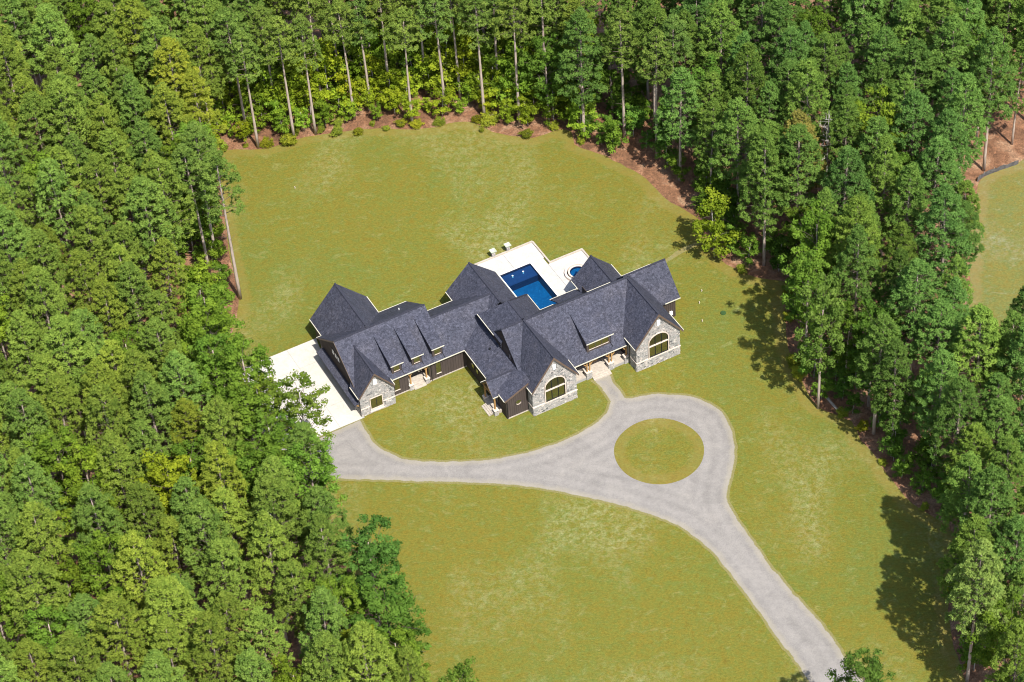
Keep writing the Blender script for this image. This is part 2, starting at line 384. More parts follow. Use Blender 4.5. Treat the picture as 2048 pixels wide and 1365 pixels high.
LAWN_P=[(-41.8, 46.5), (-39.9, 46.5), (-36.0, 46.2), (-33.0, 46.9), (-27.5, 48.5), (-19.1, 48.9), (-10.7, 48.0), (-4.5, 49.0), (0.7, 45.3), (5.8, 43.7), (9.1, 45.0), (11.6, 44.6), (11.8, 41.3), (15.3, 38.9), (19.1, 35.2), (21.9, 32.1), (24.0, 27.6), (27.2, 24.1), (29.4, 20.1), (28.5, 18.1), (31.5, 12.2), (35.3, 8.9), (39.4, 7.4), (38.6, 3.9), (38.2, -0.2), (37.9, -7.0), (39.0, -13.1), (40.4, -17.5), (44.4, -20.5), (45.0, -24.0), (46.4, -26.4), (47.6, -30.6), (50.0, -35.9), (53.0, -39.2), (54.4, -42.3), (53.5, -45.7), (51.7, -51.4), (51.0, -58.5), (51.3, -65.1), (51.5, -73.7), (50.9, -89.2), (10.9, -88.8), (-11.8, -81.9), (-11.4, -71.7), (-14.6, -60.9), (-17.6, -53.4), (-20.6, -44.3), (-24.2, -35.0), (-26.8, -27.9), (-31.0, -23.3), (-39.0, -16.4), (-41.7, -6.9), (-40.8, -1.1), (-38.5, 11.8), (-39.9, 21.5), (-41.2, 32.8), (-42.0, 40.9)]
DRIVE_P=[(-32.2, -21.0), (-31.9, -17.9), (-27.7, -15.8), (-21.2, -12.5), (-20.9, -13.2), (-20.4, -14.6), (-19.6, -16.8), (-18.3, -18.4), (-16.7, -19.8), (-14.6, -20.9), (-10.0, -21.6), (-5.5, -21.9), (-0.1, -21.3), (5.4, -19.6), (9.6, -17.3), (11.6, -15.2), (12.3, -13.3), (11.9, -11.9), (10.8, -9.6), (10.2, -9.0), (13.3, -7.6), (13.7, -9.7), (14.5, -11.2), (15.0, -12.5), (17.5, -12.2), (20.2, -12.3), (24.2, -13.4), (26.7, -15.4), (28.2, -18.2), (28.7, -21.7), (28.5, -25.3), (27.6, -28.8), (26.8, -31.4), (26.7, -33.2), (27.5, -36.3), (29.0, -39.9), (30.7, -44.3), (33.4, -49.9), (35.9, -54.6), (38.3, -60.8), (40.2, -65.3), (46.0, -81.8), (38.2, -82.5), (32.3, -63.2), (29.9, -57.2), (27.1, -50.5), (24.1, -43.6), (21.4, -39.1), (17.9, -35.7), (12.9, -32.8), (6.6, -30.1), (0.2, -27.9), (-6.4, -26.5), (-13.0, -25.6), (-18.9, -24.7), (-24.2, -23.9), (-28.9, -23.4)]
FIELD_P=[(70.6, 26.2), (76.6, 29.0), (83.6, 32.5), (111.9, 32.4), (103.3, -20.9), (71.8, -18.6), (65.4, -17.5), (62.6, -14.7), (62.7, -9.2), (64.2, 0.7), (66.6, 13.1), (69.2, 21.7)]
ISL_C, ISL_R = (18.33, -23.11), 5.98
PU0, PU1, PV0, PV1 = 29.24, 34.18, 4.2, 14.93        # pool, in house coordinates
HX, HY, HYAW = -21.141, -12.444, R(25.11)
def hw(u, v, z=0):       # house coordinates to world
    c, s_ = math.cos(HYAW), math.sin(HYAW)
    return (HX + u*c - v*s_, HY + u*s_ + v*c, z)
POOL_HOLE = [hw(u, v)[:2] for u, v in ((PU0, PV0), (PU1, PV0), (PU1, PV1), (PU0, PV1))]
sheet('forest_floor', [(-450, -450), (450, -450), (450, 450), (-450, 450)], 0, 60, FLOOR, POOL_HOLE)
lawn_b = smooth(LAWN_P, 1.2, .12, 5)
sheet('lawn', lawn_b, .012, 1.6, LAWN, POOL_HOLE)
sheet('field', smooth(FIELD_P, 1.5, .12, 6), .012, 2.4, FIELD_M)
drive_b = smooth(DRIVE_P[:1], 1) if False else None
# the drive keeps sharp corners where it meets the concrete apron and the steps
def smooth_with_corners(P, corners, step):
    n = len(P); idx = sorted(corners); out = []
    for a, b in zip(idx, idx[1:]+[idx[0]+n]):
        seg = [P[k % n] for k in range(a, b+1)]
        out += smooth(seg, step, .10 if len(seg) > 3 else .0, a+1, closed=False)[:-1]
    return out
drive_b = smooth_with_corners(DRIVE_P, [0, 1, 3, 19, 20, 41, 42], .8)
sheet('driveway', drive_b, .026, 1.0, GRAVEL)
isl = [(ISL_C[0]+ISL_R*math.cos(t)*(1+.006*math.sin(5*t)), ISL_C[1]+ISL_R*math.sin(t)*(1+.006*math.cos(4*t))) for t in np.linspace(0, 2*math.pi, 72, endpoint=False)]
sheet('island_lawn', isl, .040, 1.0, LAWN)

# faint trench line of paler regrown grass from the house corner towards the trees
TR = [(24.0, 17.2), (26.6, 18.0), (29.4, 19.2)]
q0 = smooth([hw(42.6, 2.9)[:2], (24.6, 15.2), (28.9, 17.6)], 1.0, .06, 4, closed=False)
sideL, sideR = [], []
for i, p in enumerate(q0):
    a, b = q0[max(0, i-1)], q0[min(len(q0)-1, i+1)]; L_ = math.hypot(b[0]-a[0], b[1]-a[1]); nx, ny = -(b[1]-a[1])/L_, (b[0]-a[0])/L_
    wv = .38+.08*math.sin(i*1.3); sideL.append((p[0]+nx*wv, p[1]+ny*wv)); sideR.append((p[0]-nx*wv, p[1]-ny*wv))
sheet('trench_path', sideL+sideR[::-1], .019, 1.0, mat_lawn('regrown_grass', (1.18, 1.22, 2.2)))
# ------------------------------------------------------------------ house (local axes: x along the front, y to the back)
house = empty('house', (HX, HY, 0), HYAW)
tag(house, 'large dark sided house with black shingle gables, stone fronts and dormers', 'house')
def roof(slabs, ridges=(), t=.2):
    m = MB()
    for s_ in slabs: m.slab(s_, t)
    o = m.build('roof', SHINGLE, house)
    if ridges:
        r = MB()
        for a, b in ridges: r.bar((a[0], a[1], a[2]+.015), (b[0], b[1], b[2]+.015), .26, .07)
        r.build('ridge_cap', RIDGE_M, o)
    return o
def gable_u(u0, u1, v0, v1, ze, zr):
    vm = (v0+v1)/2
    return roof([[(u0, v0, ze), (u1, v0, ze), (u1, vm, zr), (u0, vm, zr)], [(u0, vm, zr), (u1, vm, zr), (u1, v1, ze), (u0, v1, ze)]],
                [((u0, vm, zr), (u1, vm, zr))])
def gable_v(u0, u1, v0, v1, ze, zr, um=None):
    um = (u0+u1)/2 if um is None else um
    return roof([[(u0, v0, ze), (um, v0, zr), (um, v1, zr), (u0, v1, ze)][::-1], [(um, v0, zr), (u1, v0, ze), (u1, v1, ze), (um, v1, zr)]],
                [((um, v0, zr), (um, v1, zr))])
def gutter(a, b, mat=None):
    """fascia gutter along an eave from a to b, (u, v, z) on the eave edge; sits just outside it"""
    a, b = Vector(a), Vector(b)
    MB().bar(a+Vector((0, 0, -.06)), b+Vector((0, 0, -.06)), .10, .115).build('gutter', mat or GUTTER, house)
def walls(pts, h, mat=SIDING, name='wall'):
    return MB().prism(pts, h).build(name, mat, house)
# garage wing, running along the front
gable_u(.1, 13.95, .75, 13.65, 3.7, 8.3)
gable_v(.77, 9.57, 7.6, 17.5, 3.7, 8.42)                       # back left wing
gable_u(13.952, 24.2, .752, 10.35, 3.7, 7.1)                   # link roof
# cross wing: low slope to the west and the little entry porch
roof([[(16.4, -10.95, 3.75), (20.45, -10.95, 5.61), (20.45, 3.4, 5.61), (16.4, 3.4, 3.75)]])
gable_u(15.55, 19.6, -9.2, -5.7, 3.4, 5.15)
# tall main roof
ZR = 9.6
roof([[(20.04, -10.05, 3.7), (39.6, -10.05, 3.7), (39.6, -3.9, ZR), (20.04, -3.9, ZR)],
      [(20.04, -3.9, ZR), (35.1, -3.9, ZR), (35.1, 2.23, 3.7), (20.04, 2.23, 3.7)],
      [(35.102, -3.9, ZR), (39.6, -3.9, ZR), (39.6, -.9, 6.72), (35.102, -.9, 6.72)]],
     [((20.04, -3.9, ZR), (39.6, -3.9, ZR))])
roof([[(31.2, .6, 5.29), (35.1, .6, 5.29), (35.1, 3.15, 3.88), (31.2, 3.15, 3.88)]], t=.16)
# big cross roof behind the centre gable, hipped at the back, shed dormer on its west side
HZ = 9.72
roof([[(23.45, -4, HZ), (29.03, -4, 3.7), (29.03, 6.02, 3.7), (23.45, .42, HZ)],
      [(23.45, .42, HZ), (29.03, 6.02, 3.7), (19.8, 6.02, 3.7), (19.8, 2.85, 7.1)],
      [(19.8, -3.88, 7.1), (23.45, -3.88, HZ), (23.45, .42, HZ), (19.8, 2.85, 7.1)]],
     [((23.45, -3.9, HZ), (23.45, .42, HZ)), ((23.45, .42, HZ), (29.03, 6.02, 3.7))])
gable_v(19.54, 27.43, 3.2, 12.45, 3.7, 7.42)                   # pool wing
gable_v(35.68, 42.1, -1.6, 5.15, 3.7, 7.0)                     # spa wing
gable_u(40.2, 46.95, -5.75, 2.3, 3.65, 7.75)                   # east end
# steep front gables
roof([[(23.45, -12.4, HZ), (23.45, -3.7, HZ), (19.85, -8.9, 4.75), (19.85, -12.4, 4.75)],
      [(23.45, -12.4, HZ), (27.1, -12.4, 4.75), (27.1, -8.9, 4.75), (23.45, -3.7, HZ)]],
     [((23.45, -12.4, HZ), (23.45, -3.7, HZ))])
roof([[(39.65, -12.4, 9.55), (39.65, -3.9, 9.55), (35.85, -9.0, 4.65), (35.85, -12.4, 4.65)],
      [(39.65, -12.4, 9.55), (43.45, -12.4, 4.65), (43.45, -.9, 4.65), (41.8, -.9, 6.7), (39.65, -3.9, 9.55)],
      [(39.65, -3.9, 9.55), (41.8, -.9, 6.7), (39.65, -.9, 6.7)]],
     [((39.65, -12.4, 9.55), (39.65, -3.9, 9.55))])
roof([[(2.45, -.35, 7.4), (2.45, 6.3, 7.4), (-.25, 2.4, 3.85), (-.25, -.35, 3.85)],
      [(2.45, -.35, 7.4), (5.15, -.35, 3.85), (5.15, 1.3, 3.85), (2.45, 6.3, 7.4)]],
     [((2.45, -.35, 7.4), (2.45, 6.0, 7.4))])
roof([[(-.8, .15, 2.45), (.36, .15, 2.75), (.36, 12.4, 2.75), (-.8, 12.4, 2.45)]], t=.16)   # garage door hood
# dark rake boards along the front gable edges (with the soffit behind)
def rake(um, half, zr, ze, v, w=.36, mat=None):
    for sg in (-1, 1):
        p0 = (um, v, zr-.02); p1 = (um+sg*half, v, ze-.02)
        m = MB().prism([p0, p1, (p1[0], v, p1[2]-w), (p0[0], v, p0[2]-w*1.25)], (0, .05, 0))
        m.build('rake_board', mat or TRIM_D, house)
rake(23.45, 3.62, HZ, 4.75, -12.455); rake(39.65, 3.8, 9.55, 4.65, -12.455); rake(2.45, 2.7, 7.4, 3.85, -.405, .30)
MB().prism([(16.45, -11.0, 3.74), (20.1, -11.0, 5.42), (20.1, -11.0, 5.1), (16.45, -11.0, 3.42)], (0, .045, 0)).build('rake_board', TRIM_D, house)
for u0, v0, v1, ze, zr in ((.045, .75, 13.65, 3.7, 8.3), (15.50, -9.2, -5.7, 3.4, 5.15)):
    vm = (v0+v1)/2
    for a, b in (((v0, ze), (vm, zr)), ((v1, ze), (vm, zr))):
        MB().prism([(u0, a[0], a[1]-.02), (u0, b[0], b[1]-.02), (u0, b[0], b[1]-.3), (u0, a[0], a[1]-.26)], (.05, 0, 0)).build('rake_board', TRIM_D, house)
# eave gutters
for a, b in [((5.25, .70, 3.70), (16.42, .70, 3.70)), ((16.35, -5.65, 3.74), (16.35, .62, 3.74)), ((16.35, -10.95, 3.74), (16.35, -9.3, 3.74)),
             ((15.5, -5.65, 3.40), (17.0, -5.65, 3.40)), ((15.5, -9.25, 3.40), (17.0, -9.25, 3.40)),
             ((27.15, -10.1, 3.70), (35.8, -10.1, 3.70)), ((19.80, -12.4, 4.74), (19.80, -11.0, 4.74)), ((27.15, -12.4, 4.74), (27.15, -9.3, 4.74)),
             ((35.80, -12.4, 4.64), (35.80, -9.5, 4.64)), ((43.5, -12.4, 4.64), (43.5, -8.5, 4.64)),
             ((-.3, -.3, 3.85), (-.3, 2.4, 3.85)), ((5.2, -.3, 3.85), (5.2, 1.2, 3.85)),
             ((0.0, 13.70, 3.70), (.8, 13.70, 3.70)), ((9.6, 13.70, 3.70), (13.95, 13.70, 3.70)), ((.72, 13.9, 3.7), (.72, 17.5, 3.7)), ((9.62, 13.7, 3.7), (9.62, 17.5, 3.7)),
             ((14.2, 10.40, 3.7), (19.9, 10.40, 3.7)), ((19.49, 10.5, 3.7), (19.49, 12.45, 3.7)), ((27.48, 6.1, 3.7), (27.48, 12.45, 3.7)),
             ((19.74, -1.9, 7.1), (19.74, 2.85, 7.1)), ((29.08, 2.3, 3.7), (29.08, 6.05, 3.7)), ((29.08, 2.28, 3.7), (31.2, 2.28, 3.7)),
             ((31.15, 3.2, 3.88), (35.6, 3.2, 3.88)), ((35.63, 3.2, 3.7), (35.63, 5.15, 3.7)), ((42.15, 2.4, 3.7), (42.15, 5.15, 3.7)),
             ((34.9, -.86, 6.74), (38.9, -.86, 6.74)), ((42.15, 2.35, 3.65), (46.95, 2.35, 3.65)), ((44.5, -5.8, 3.65), (46.95, -5.8, 3.65))]:
    gutter(a, b)
# walls
walls([(.3, 2.95, 0), (.3, 13.2, 0), (.3, 13.2, 3.75), (.3, 7.2, 8.0), (.3, 2.95, 5.0)], (13.3, 0, 0))
walls([(.3, 1.2, 0), (.3, 2.95, 0), (.3, 2.95, 5.0), (.3, 1.2, 3.76)], (7.6, 0, 0))
walls([(10.95, 1.2, 0), (10.95, 2.95, 0), (10.95, 2.95, 5.0), (10.95, 1.2, 3.76)], (5.8, 0, 0))
walls([(13.6, 2.95, 0), (13.6, 9.9, 0), (13.6, 9.9, 3.75), (13.6, 5.55, 6.8), (13.6, 2.95, 5.0)], (10.4, 0, 0))
walls([(1.2, 9, 0), (9.15, 9, 0), (9.15, 9, 3.82), (5.18, 9, 8.1), (1.2, 9, 3.82)], (0, 8.1, 0))
walls([(16.75, -10.69, 0), (20.3, -10.69, 0), (20.3, -10.69, 5.28), (16.75, -10.69, 3.66)], (0, 12.0, 0))
walls([(20.15, -7.6, 0), (20.15, 1.8, 0), (20.15, 1.8, 3.85), (20.15, -3.9, 9.32), (20.15, -7.6, 5.76)], (19.0, 0, 0))
walls([(36.3, -9, 0), (42.95, -9, 0), (42.95, -9, 5.0), (39.65, -9, 9.25), (36.3, -9, 4.95)], (0, 5, 0))
walls([(20.2, -9, 0), (26.7, -9, 0), (26.7, -9, 5.0), (23.45, -9, 9.4), (20.2, -9, 5.0)], (0, 2, 0))
walls([(40.2, -5.35, 0), (40.2, 1.9, 0), (40.2, 1.9, 3.82), (40.2, -1.72, 7.5), (40.2, -5.35, 3.82)], (6.2, 0, 0))
walls([(20.2, -3.5, 0), (28.6, -3.5, 0), (28.6, -3.5, 3.9), (23.45, -3.5, 9.4), (20.2, -3.5, 7.1)], (0, 3.9, 0))
walls([(20.2, .4, 0), (20.2, 2.6, 0), (20.2, 2.6, 6.9), (20.2, .4, 7.12)], (2.2, 0, 0))
walls([(22.2, .4, 0), (28.6, .4, 0), (28.6, .4, 3.7), (22.2, .4, 3.7)], (0, 5.2, 0))
walls([(20.0, 5, 0), (27.0, 5, 0), (27.0, 5, 3.85), (23.48, 5, 7.15), (20.0, 5, 3.85)], (0, 7.0, 0))
walls([(36.1, -1, 0), (41.7, -1, 0), (41.7, -1, 3.85), (38.9, -1, 6.7), (36.1, -1, 3.85)], (0, 5.7, 0))
walls([(35.0, -.9, 3.9), (35.08, -.9, 3.9), (35.08, -.9, 6.5), (35.0, -.9, 6.5)], (0, 1.6, 0))
# stone fronts: solid cores, then laid stones
walls([(20.12, -12.0, 0), (26.77, -12.0, 0), (26.77, -12.0, 4.95), (23.45, -12.0, 9.4), (20.12, -12.0, 4.95)], (0, 3.0, 0), MORTAR, 'stone_wall')
walls([(36.24, -12.0, 0), (43.05, -12.0, 0), (43.05, -12.0, 4.9), (39.65, -12.0, 9.2), (36.24, -12.0, 4.9)], (0, 3.0, 0), MORTAR, 'stone_wall')
walls([(.03, .08, 0), (5.12, .08, 0), (5.12, .08, 3.85), (2.45, .08, 7.1), (.03, .08, 3.85)], (0, 2.85, 0), MORTAR, 'stone_wall')
def stones(name, axis, w0, w1, c, out, zlim, holes, band, seed, zmax=9.4, z0=0):
    """laid stones on a wall plane; axis 'u': runs along u at v=c facing -v; axis 'v': runs along v at u=c facing -u"""
    r = random.Random(seed); m = MB(); z = z0
    while z < zmax:
        h = r.uniform(.14, .30); a, b = zlim(z+h)
        if b-a < .15: break
        x = a - r.uniform(0, .25)
        while x < b:
            L = r.uniform(.16, .52); x0, x1 = max(a, x+.012), min(b, x+L-.012); x += L
            if x1-x0 < .08: continue
            cx, cz = (x0+x1)/2, z+h/2
            if any(hh(cx, cz) or hh(x0+.03, cz) or hh(x1-.03, cz) or hh(cx, z+.03) for hh in holes): continue
            p = out + r.uniform(0, .045) + (.04 if z < band else 0)
            tn = min(1, max(0, r.gauss(.56, .17))); 
            if r.random() < .06: tn = r.uniform(.02, .14)
            if r.random() < .12: tn = r.uniform(.86, 1)
            if axis == 'u': m.box((x0, c-p, z+.012), (x1, c+.01, z+h-.012), tn)
            else: m.box((c-p, x0, z+.012), (c+.01, x1, z+h-.012), tn)
        z += h
    m.build(name, STONE, house, kind='stuff')
def arch_top(um, a, zs, zt): return lambda x: zs + (zt-zs)*math.sqrt(max(0, 1-((x-um)/a)**2))
def gable_lim(um, half, ze, zr, w0, w1):
    def f(z):
        if z <= ze: return (w0, w1)
        k = half*(zr-z)/(zr-ze); return (max(w0, um-k), min(w1, um+k))
    return f
for um, w0, w1, wu, seed in ((23.45, 20.09, 26.8, 23.52, 3), (39.65, 36.21, 43.08, 39.68, 4)):
    a, zs, zt = 1.5, 4.35, 5.62; top = arch_top(wu, a+.16, zs, zt+.16)
    hole = lambda x, z, wu=wu, top=top, a=a: abs(x-wu) < a+.16 and 1.55 < z < top(x)
    vent = lambda x, z, um=um: abs(x-um-.1) < .3 and 7.05 < z < 8.1
    bandh = lambda x, z: 1.48 < z < 1.66
    stones('stone_facing', 'u', w0, w1, -12.0, .09, gable_lim(um, 3.36, 4.95, 9.35, w0, w1), [hole, vent, bandh], 1.5, seed)
    stones('stone_facing', 'v', -12.08, -10.5, w0+.03, .05, lambda z: (-12.08, -10.4), [bandh], 1.5, seed+9, 4.6)
    MB().box((w0-.1, -12.18, 1.50), (w1+.08, -11.99, 1.62)).build('stone_band', CREAM, house)
    MB().box((w0-.1, -11.985, 1.50), (w0+.0, -10.4, 1.62)).build('stone_band', CREAM, house)
    # arched window: casing, glass, mullions, transom
    win = MB(); n = 16; ang = [math.pi*i/n for i in range(n+1)]
    inner = [(wu+a, 1.66)] + [(wu+a*math.cos(t), zs+(zt-zs)*math.sin(t)) for t in ang] + [(wu-a, 1.66)]
    outer = [(wu+a+.13, 1.66)] + [(wu+(a+.13)*math.cos(t), zs+(zt-zs+.13)*math.sin(t)) for t in ang] + [(wu-a-.13, 1.66)]
    for i in range(len(inner)-1):
        p = [outer[i], outer[i+1], inner[i+1], inner[i]]
        win.prism([(x, -12.17, z) for x, z in p], (0, .16, 0))
    wf = win.build('window', CREAM, house); wf['label'] = 'tall arched window with cream stone surround'
    fr = MB()
    for x in (wu-a+.04, wu-a/3, wu+a/3, wu+a-.04):
        ztop = zs+(zt-zs)*math.sqrt(max(0, 1-min(1, abs(x-wu)/a)**2)); fr.box((x-.045, -12.10, 1.66), (x+.045, -12.03, max(ztop, 4.4)))
    fr.box((wu-a, -12.10, 1.66), (wu+a, -12.03, 1.75)); fr.build('frame', DARK, wf)
    MB().box((wu-a, -12.15, 3.62), (wu+a, -12.02, 3.80)).build('transom', CREAM, wf)
    for i, (x0, x1) in enumerate(((wu-a, wu-a/3), (wu-a/3, wu+a/3), (wu+a/3, wu+a))):
        xs = np.linspace(x0+.03, x1-.03, 7)
        MB().prism([(x0+.03, -12.035, 1.7), (x1-.03, -12.035, 1.7), (x1-.03, -12.035, 3.64), (x0+.03, -12.035, 3.64)], (0, .02, 0)).build('pane', GLASS, wf)
        tp = [(x, -12.035, zs+(zt-zs)*math.sqrt(max(0, 1-min(1, abs(x-wu)/a)**2))) for x in xs][::-1]
        MB().prism([(x0+.03, -12.035, 3.78), (x1-.03, -12.035, 3.78)] + tp, (0, .02, 0)).build('pane', GLASS_DIM, wf)
    lv = MB().box((um+.1-.24, -12.16, 7.15), (um+.1+.24, -11.99, 8.0))
    for k in range(6): lv.box((um+.1-.2, -12.19, 7.22+k*.125), (um+.1+.2, -12.15, 7.27+k*.125))
    lv.build('gable_vent', WHITE, house)
# garage end stone front
gh = lambda x, z: 1.36 < x < 3.40 and .2 < z < 2.82
gv = lambda x, z: abs(x-2.5) < .34 and 4.9 < z < 5.95
gb = lambda x, z: 1.24 < z < 1.42
stones('stone_facing', 'u', 0, 5.15, .08, .09, gable_lim(2.45, 2.65, 3.85, 7.05, 0, 5.15), [gh, gv, gb], 1.3, 8, 7.1)
stones('stone_facing', 'v', .02, 2.5, .03, .05, lambda z: (.02, 2.5), [], 1.3, 18, 3.6)
MB().box((-.02, -.08, 1.26), (1.36, .09, 1.38)).build('stone_band', CREAM, house); MB().box((3.40, -.08, 1.26), (5.17, .09, 1.38)).build('stone_band', CREAM, house)
MB().box((2.24, -.07, 5.02), (2.76, .09, 5.86)).build('gable_vent', WHITE, house)
MB().box((4.2, -.06, .50), (4.42, .0, .74)).build('dryer_vent', DARK, house)
def window(u0, u1, z0, z1, v, panes=1, rows=1, casing=.09, cmat=None, face=-1, curtain=False, sill=True):
    cm = cmat or SIDING_W; m = MB(); d = .05
    m.box((u0-casing, v-d, z0-casing), (u0, v+.05, z1+casing)); m.box((u1, v-d, z0-casing), (u1+casing, v+.05, z1+casing))
    m.box((u0, v-d, z1), (u1, v+.05, z1+casing)); m.box((u0, v-d, z0-casing), (u1, v+.05, z0))
    wo = m.build('window', cm, house); f = MB(); w = (u1-u0)/panes
    for i in range(1, panes): f.box((u0+w*i-.04, v-.035, z0), (u0+w*i+.04, v+.0, z1))
    for j in range(1, rows): f.box((u0, v-.03, z0+(z1-z0)*j/rows-.025), (u1, v-.002, z0+(z1-z0)*j/rows+.025))
    if panes > 1 or rows > 1: f.build('frame', DARK, wo)
    for i in range(panes):
        MB().box((u0+w*i+.015, v-.02, z0+.01), (u0+w*(i+1)-.015, v+.002, z1-.01)).build('pane', GLASS, wo)
    if sill: MB().box((u0-.05, v-.09, z0-.05), (u1+.05, v-.021, z0+.02)).build('sill', CREAM, wo)
    return wo
window(1.52, 3.24, .72, 2.62, 0.0, 2, cmat=CREAM, casing=.11)
MB().box((1.36, -.16, .22), (3.42, .06, .36)).box((1.40, -.04, .36), (3.36, .06, .58)).build('window_ledge', CREAM, house)
for u0, u1, z0, z1 in ((5.72, 6.5, 1.0, 2.95), (12.1, 12.82, .98, 2.95)): window(u0, u1, z0, z1, 1.17)
window(11.0, 11.12, 1.3, 3.0, 1.17, casing=.04, sill=False)
# battens on the dark siding
def battens(axis, w0, w1, c, z0, top, step=.4, skip=()):
    m = MB(); x = w0
    while x <= w1+.001:
        zt = top(x)
        segs = [(z0, zt)]
        for a, b, za, zb in skip:
            if a < x < b: segs = [(s0, min(s1, za)) for s0, s1 in segs if s0 < za] + [(max(s0, zb), s1) for s0, s1 in segs if s1 > zb]
        for s0, s1 in segs:
            if s1-s0 < .05: continue
            if axis == 'u': m.box((x-.03, c-.035, s0), (x+.03, c+.005, s1))
            else: m.box((c-.035, x-.03, s0), (c+.005, x+.03, s1))
        x += step
    m.build('siding_batten', SIDING_W, house, kind='stuff')
battens('u', 5.3, 7.9, 1.2, 0, lambda x: 3.6, skip=[(5.6, 6.62, .88, 3.06)]); battens('u', 11.15, 16.7, 1.2, 0, lambda x: 3.6, skip=[(11.98, 12.94, .86, 3.06)])
battens('u', 16.95, 20.0, -10.69, 0, lambda x: 3.62+.456*(x-16.75), .32, skip=[(18.08, 19.02, 1.85, 2.9)])
battens('v', 2.7, 13.1, .3, 2.7, lambda y: min(3.75+(13.2-y)*.708, 8.0) if y > 7.2 else 5.0+(y-2.95)*.705, .3, skip=[(6.2, 9.0, 4.6, 5.75)])
battens('v', -5.6, 1.1, 16.75, 0, lambda y: 3.64, .32, skip=[(-2.75, -.45, 1.3, 2.5)])
battens('v', -7.5, 1.7, 20.15, 5.3, lambda y: 9.3-abs(y+3.9)*.955, .32, skip=[(-6.2, -2.7, 5.4, 6.9)])
battens('u', 43.2, 46.3, -5.35, 0, lambda x: 3.75, .3)
battens('v', -10.6, -9.3, 16.75, 0, lambda y: 3.64, .32)
# small west windows and the round window
def window_v(v0, v1, z0, z1, u, white_pane=False):
    m = MB(); m.box((u-.05, v0-.07, z0-.07), (u+.02, v1+.07, z0)); m.box((u-.05, v0-.07, z1), (u+.02, v1+.07, z1+.07))
    m.box((u-.05, v0-.07, z0), (u+.02, v0, z1)); m.box((u-.05, v1, z0), (u+.02, v1+.07, z1))
    wo = m.build('window', SIDING_W, house)
    MB().box((u-.02, v0+.01, z0+.01), (u+.003, v1-.01, z1-.01)).build('white_pane' if white_pane else 'pane', WHITE if white_pane else GLASS, wo)
for v0 in (6.4, 7.25, 8.1): window_v(v0, v0+.68, 4.72, 5.62, .27, True)  # these three have plain white panes in place of glass
for v0 in (-1.25, -2.55): window_v(v0, v0+.7, 1.45, 2.3, 16.72)
for v0, z0 in ((-3.55, 5.6), (-6.1, 5.55)): window_v(v0, v0+.62, z0, z0+.95, 20.12)
rw = MB(); n = 20; cu, cz, r1, r2 = 18.56, 2.38, .40, .49
for i in range(n):
    t0, t1 = 2*math.pi*i/n, 2*math.pi*(i+1)/n
    rw.prism([(cu+r*math.cos(t), -10.76, cz+r*math.sin(t)) for r, t in ((r2, t0), (r2, t1), (r1, t1), (r1, t0))], (0, .08, 0))
ro = rw.build('round_window', SIDING_W, house)
MB().prism([(cu+.4*math.cos(2*math.pi*i/n), -10.715, cz+.4*math.sin(2*math.pi*i/n)) for i in range(n)], (0, .02, 0)).build('pane', GLASS, ro)
mm = MB()
for i in range(12, 19):
    t0, t1 = 2*math.pi*i/n, 2*math.pi*(i+1)/n
    mm.prism([(cu+r*math.cos(t), -10.80, cz+r*math.sin(t)) for r, t in ((.41, t0), (.41, t1), (.34, t1), (.34, t0))], (0, .05, 0))
mm.build('sill', CREAM, ro)
# dormers
def dormer(u0, u1, w0, w1, vf, ve, vb, z_f, ze, zb, slope_top, nwin, wz0, wz1):
    """u0..u1 roof width, w0..w1 wall width, vf front wall, ve eave, vb where the shed roof dies into the roof"""
    m = MB().slab([(u0, ve, ze), (u1, ve, ze), (u1, vb, zb), (u0, vb, zb)], .14)
    d = m.build('dormer', SHINGLE, house)
    s = (zb-ze)/(vb-ve); zt = lambda v: ze+s*(v-ve)-.13
    MB().prism([(w0, vf, z_f-.35), (w0, vf, zt(vf)), (w0, vb-.1, zt(vb-.1)), (w0, vb-.1, zb-1.0)], (w1-w0, 0, 0)).build('dormer_wall', SIDING, d)
    MB().bar((u0-.03, ve-.04, ze-.06), (u1+.03, ve-.04, ze-.06), .10, .11).build('gutter', GUTTER, d)
    w = (w1-w0-.5)/nwin
    for i in range(nwin):
        a, b = w0+.25+w*i+.05, w0+.25+w*(i+1)-.05
        f = MB(); cz = .06
        f.box((a-cz, vf-.05, wz0-cz), (b+cz, vf+.01, wz0)); f.box((a-cz, vf-.05, wz1), (b+cz, vf+.01, wz1+cz)); f.box((a-cz, vf-.05, wz0), (a, vf+.01, wz1)); f.box((b, vf-.05, wz0), (b+cz, vf+.01, wz1))
        f.build('window_frame', SIDING_W, d)
        MB().box((a+.005, vf-.03, wz0+.01), (b-.005, vf-.004, wz1-.01)).build('window_pane', GLASS, d)
        MB().box((a-.03, vf-.09, wz0-.09), (b+.03, vf-.051, wz0-.02)).build('sill', CREAM, d)
    # strap-like downspout from the dormer eave to the main gutter
    MB().tube([(w1+.05, vf-.06, ze-.15), (w1+.05, vf-.06, z_f+.05), (w1+.12, vf-.55, z_f-.28)], .04, 6).build('downspout', DARK, d)
    return d
for du in (0, 3.08, 6.22):
    dormer(5.47+du, 7.35+du, 5.66+du, 7.12+du, 1.36, 1.04, 6.5, 4.12, 5.85, 7.76, .35, 1, 4.5, 5.42)
dormer(29.93, 34.12, 30.08, 33.75, -9.24, -9.54, -5.0, 4.47, 6.35, 8.53, .48, 3, 4.95, 5.85)
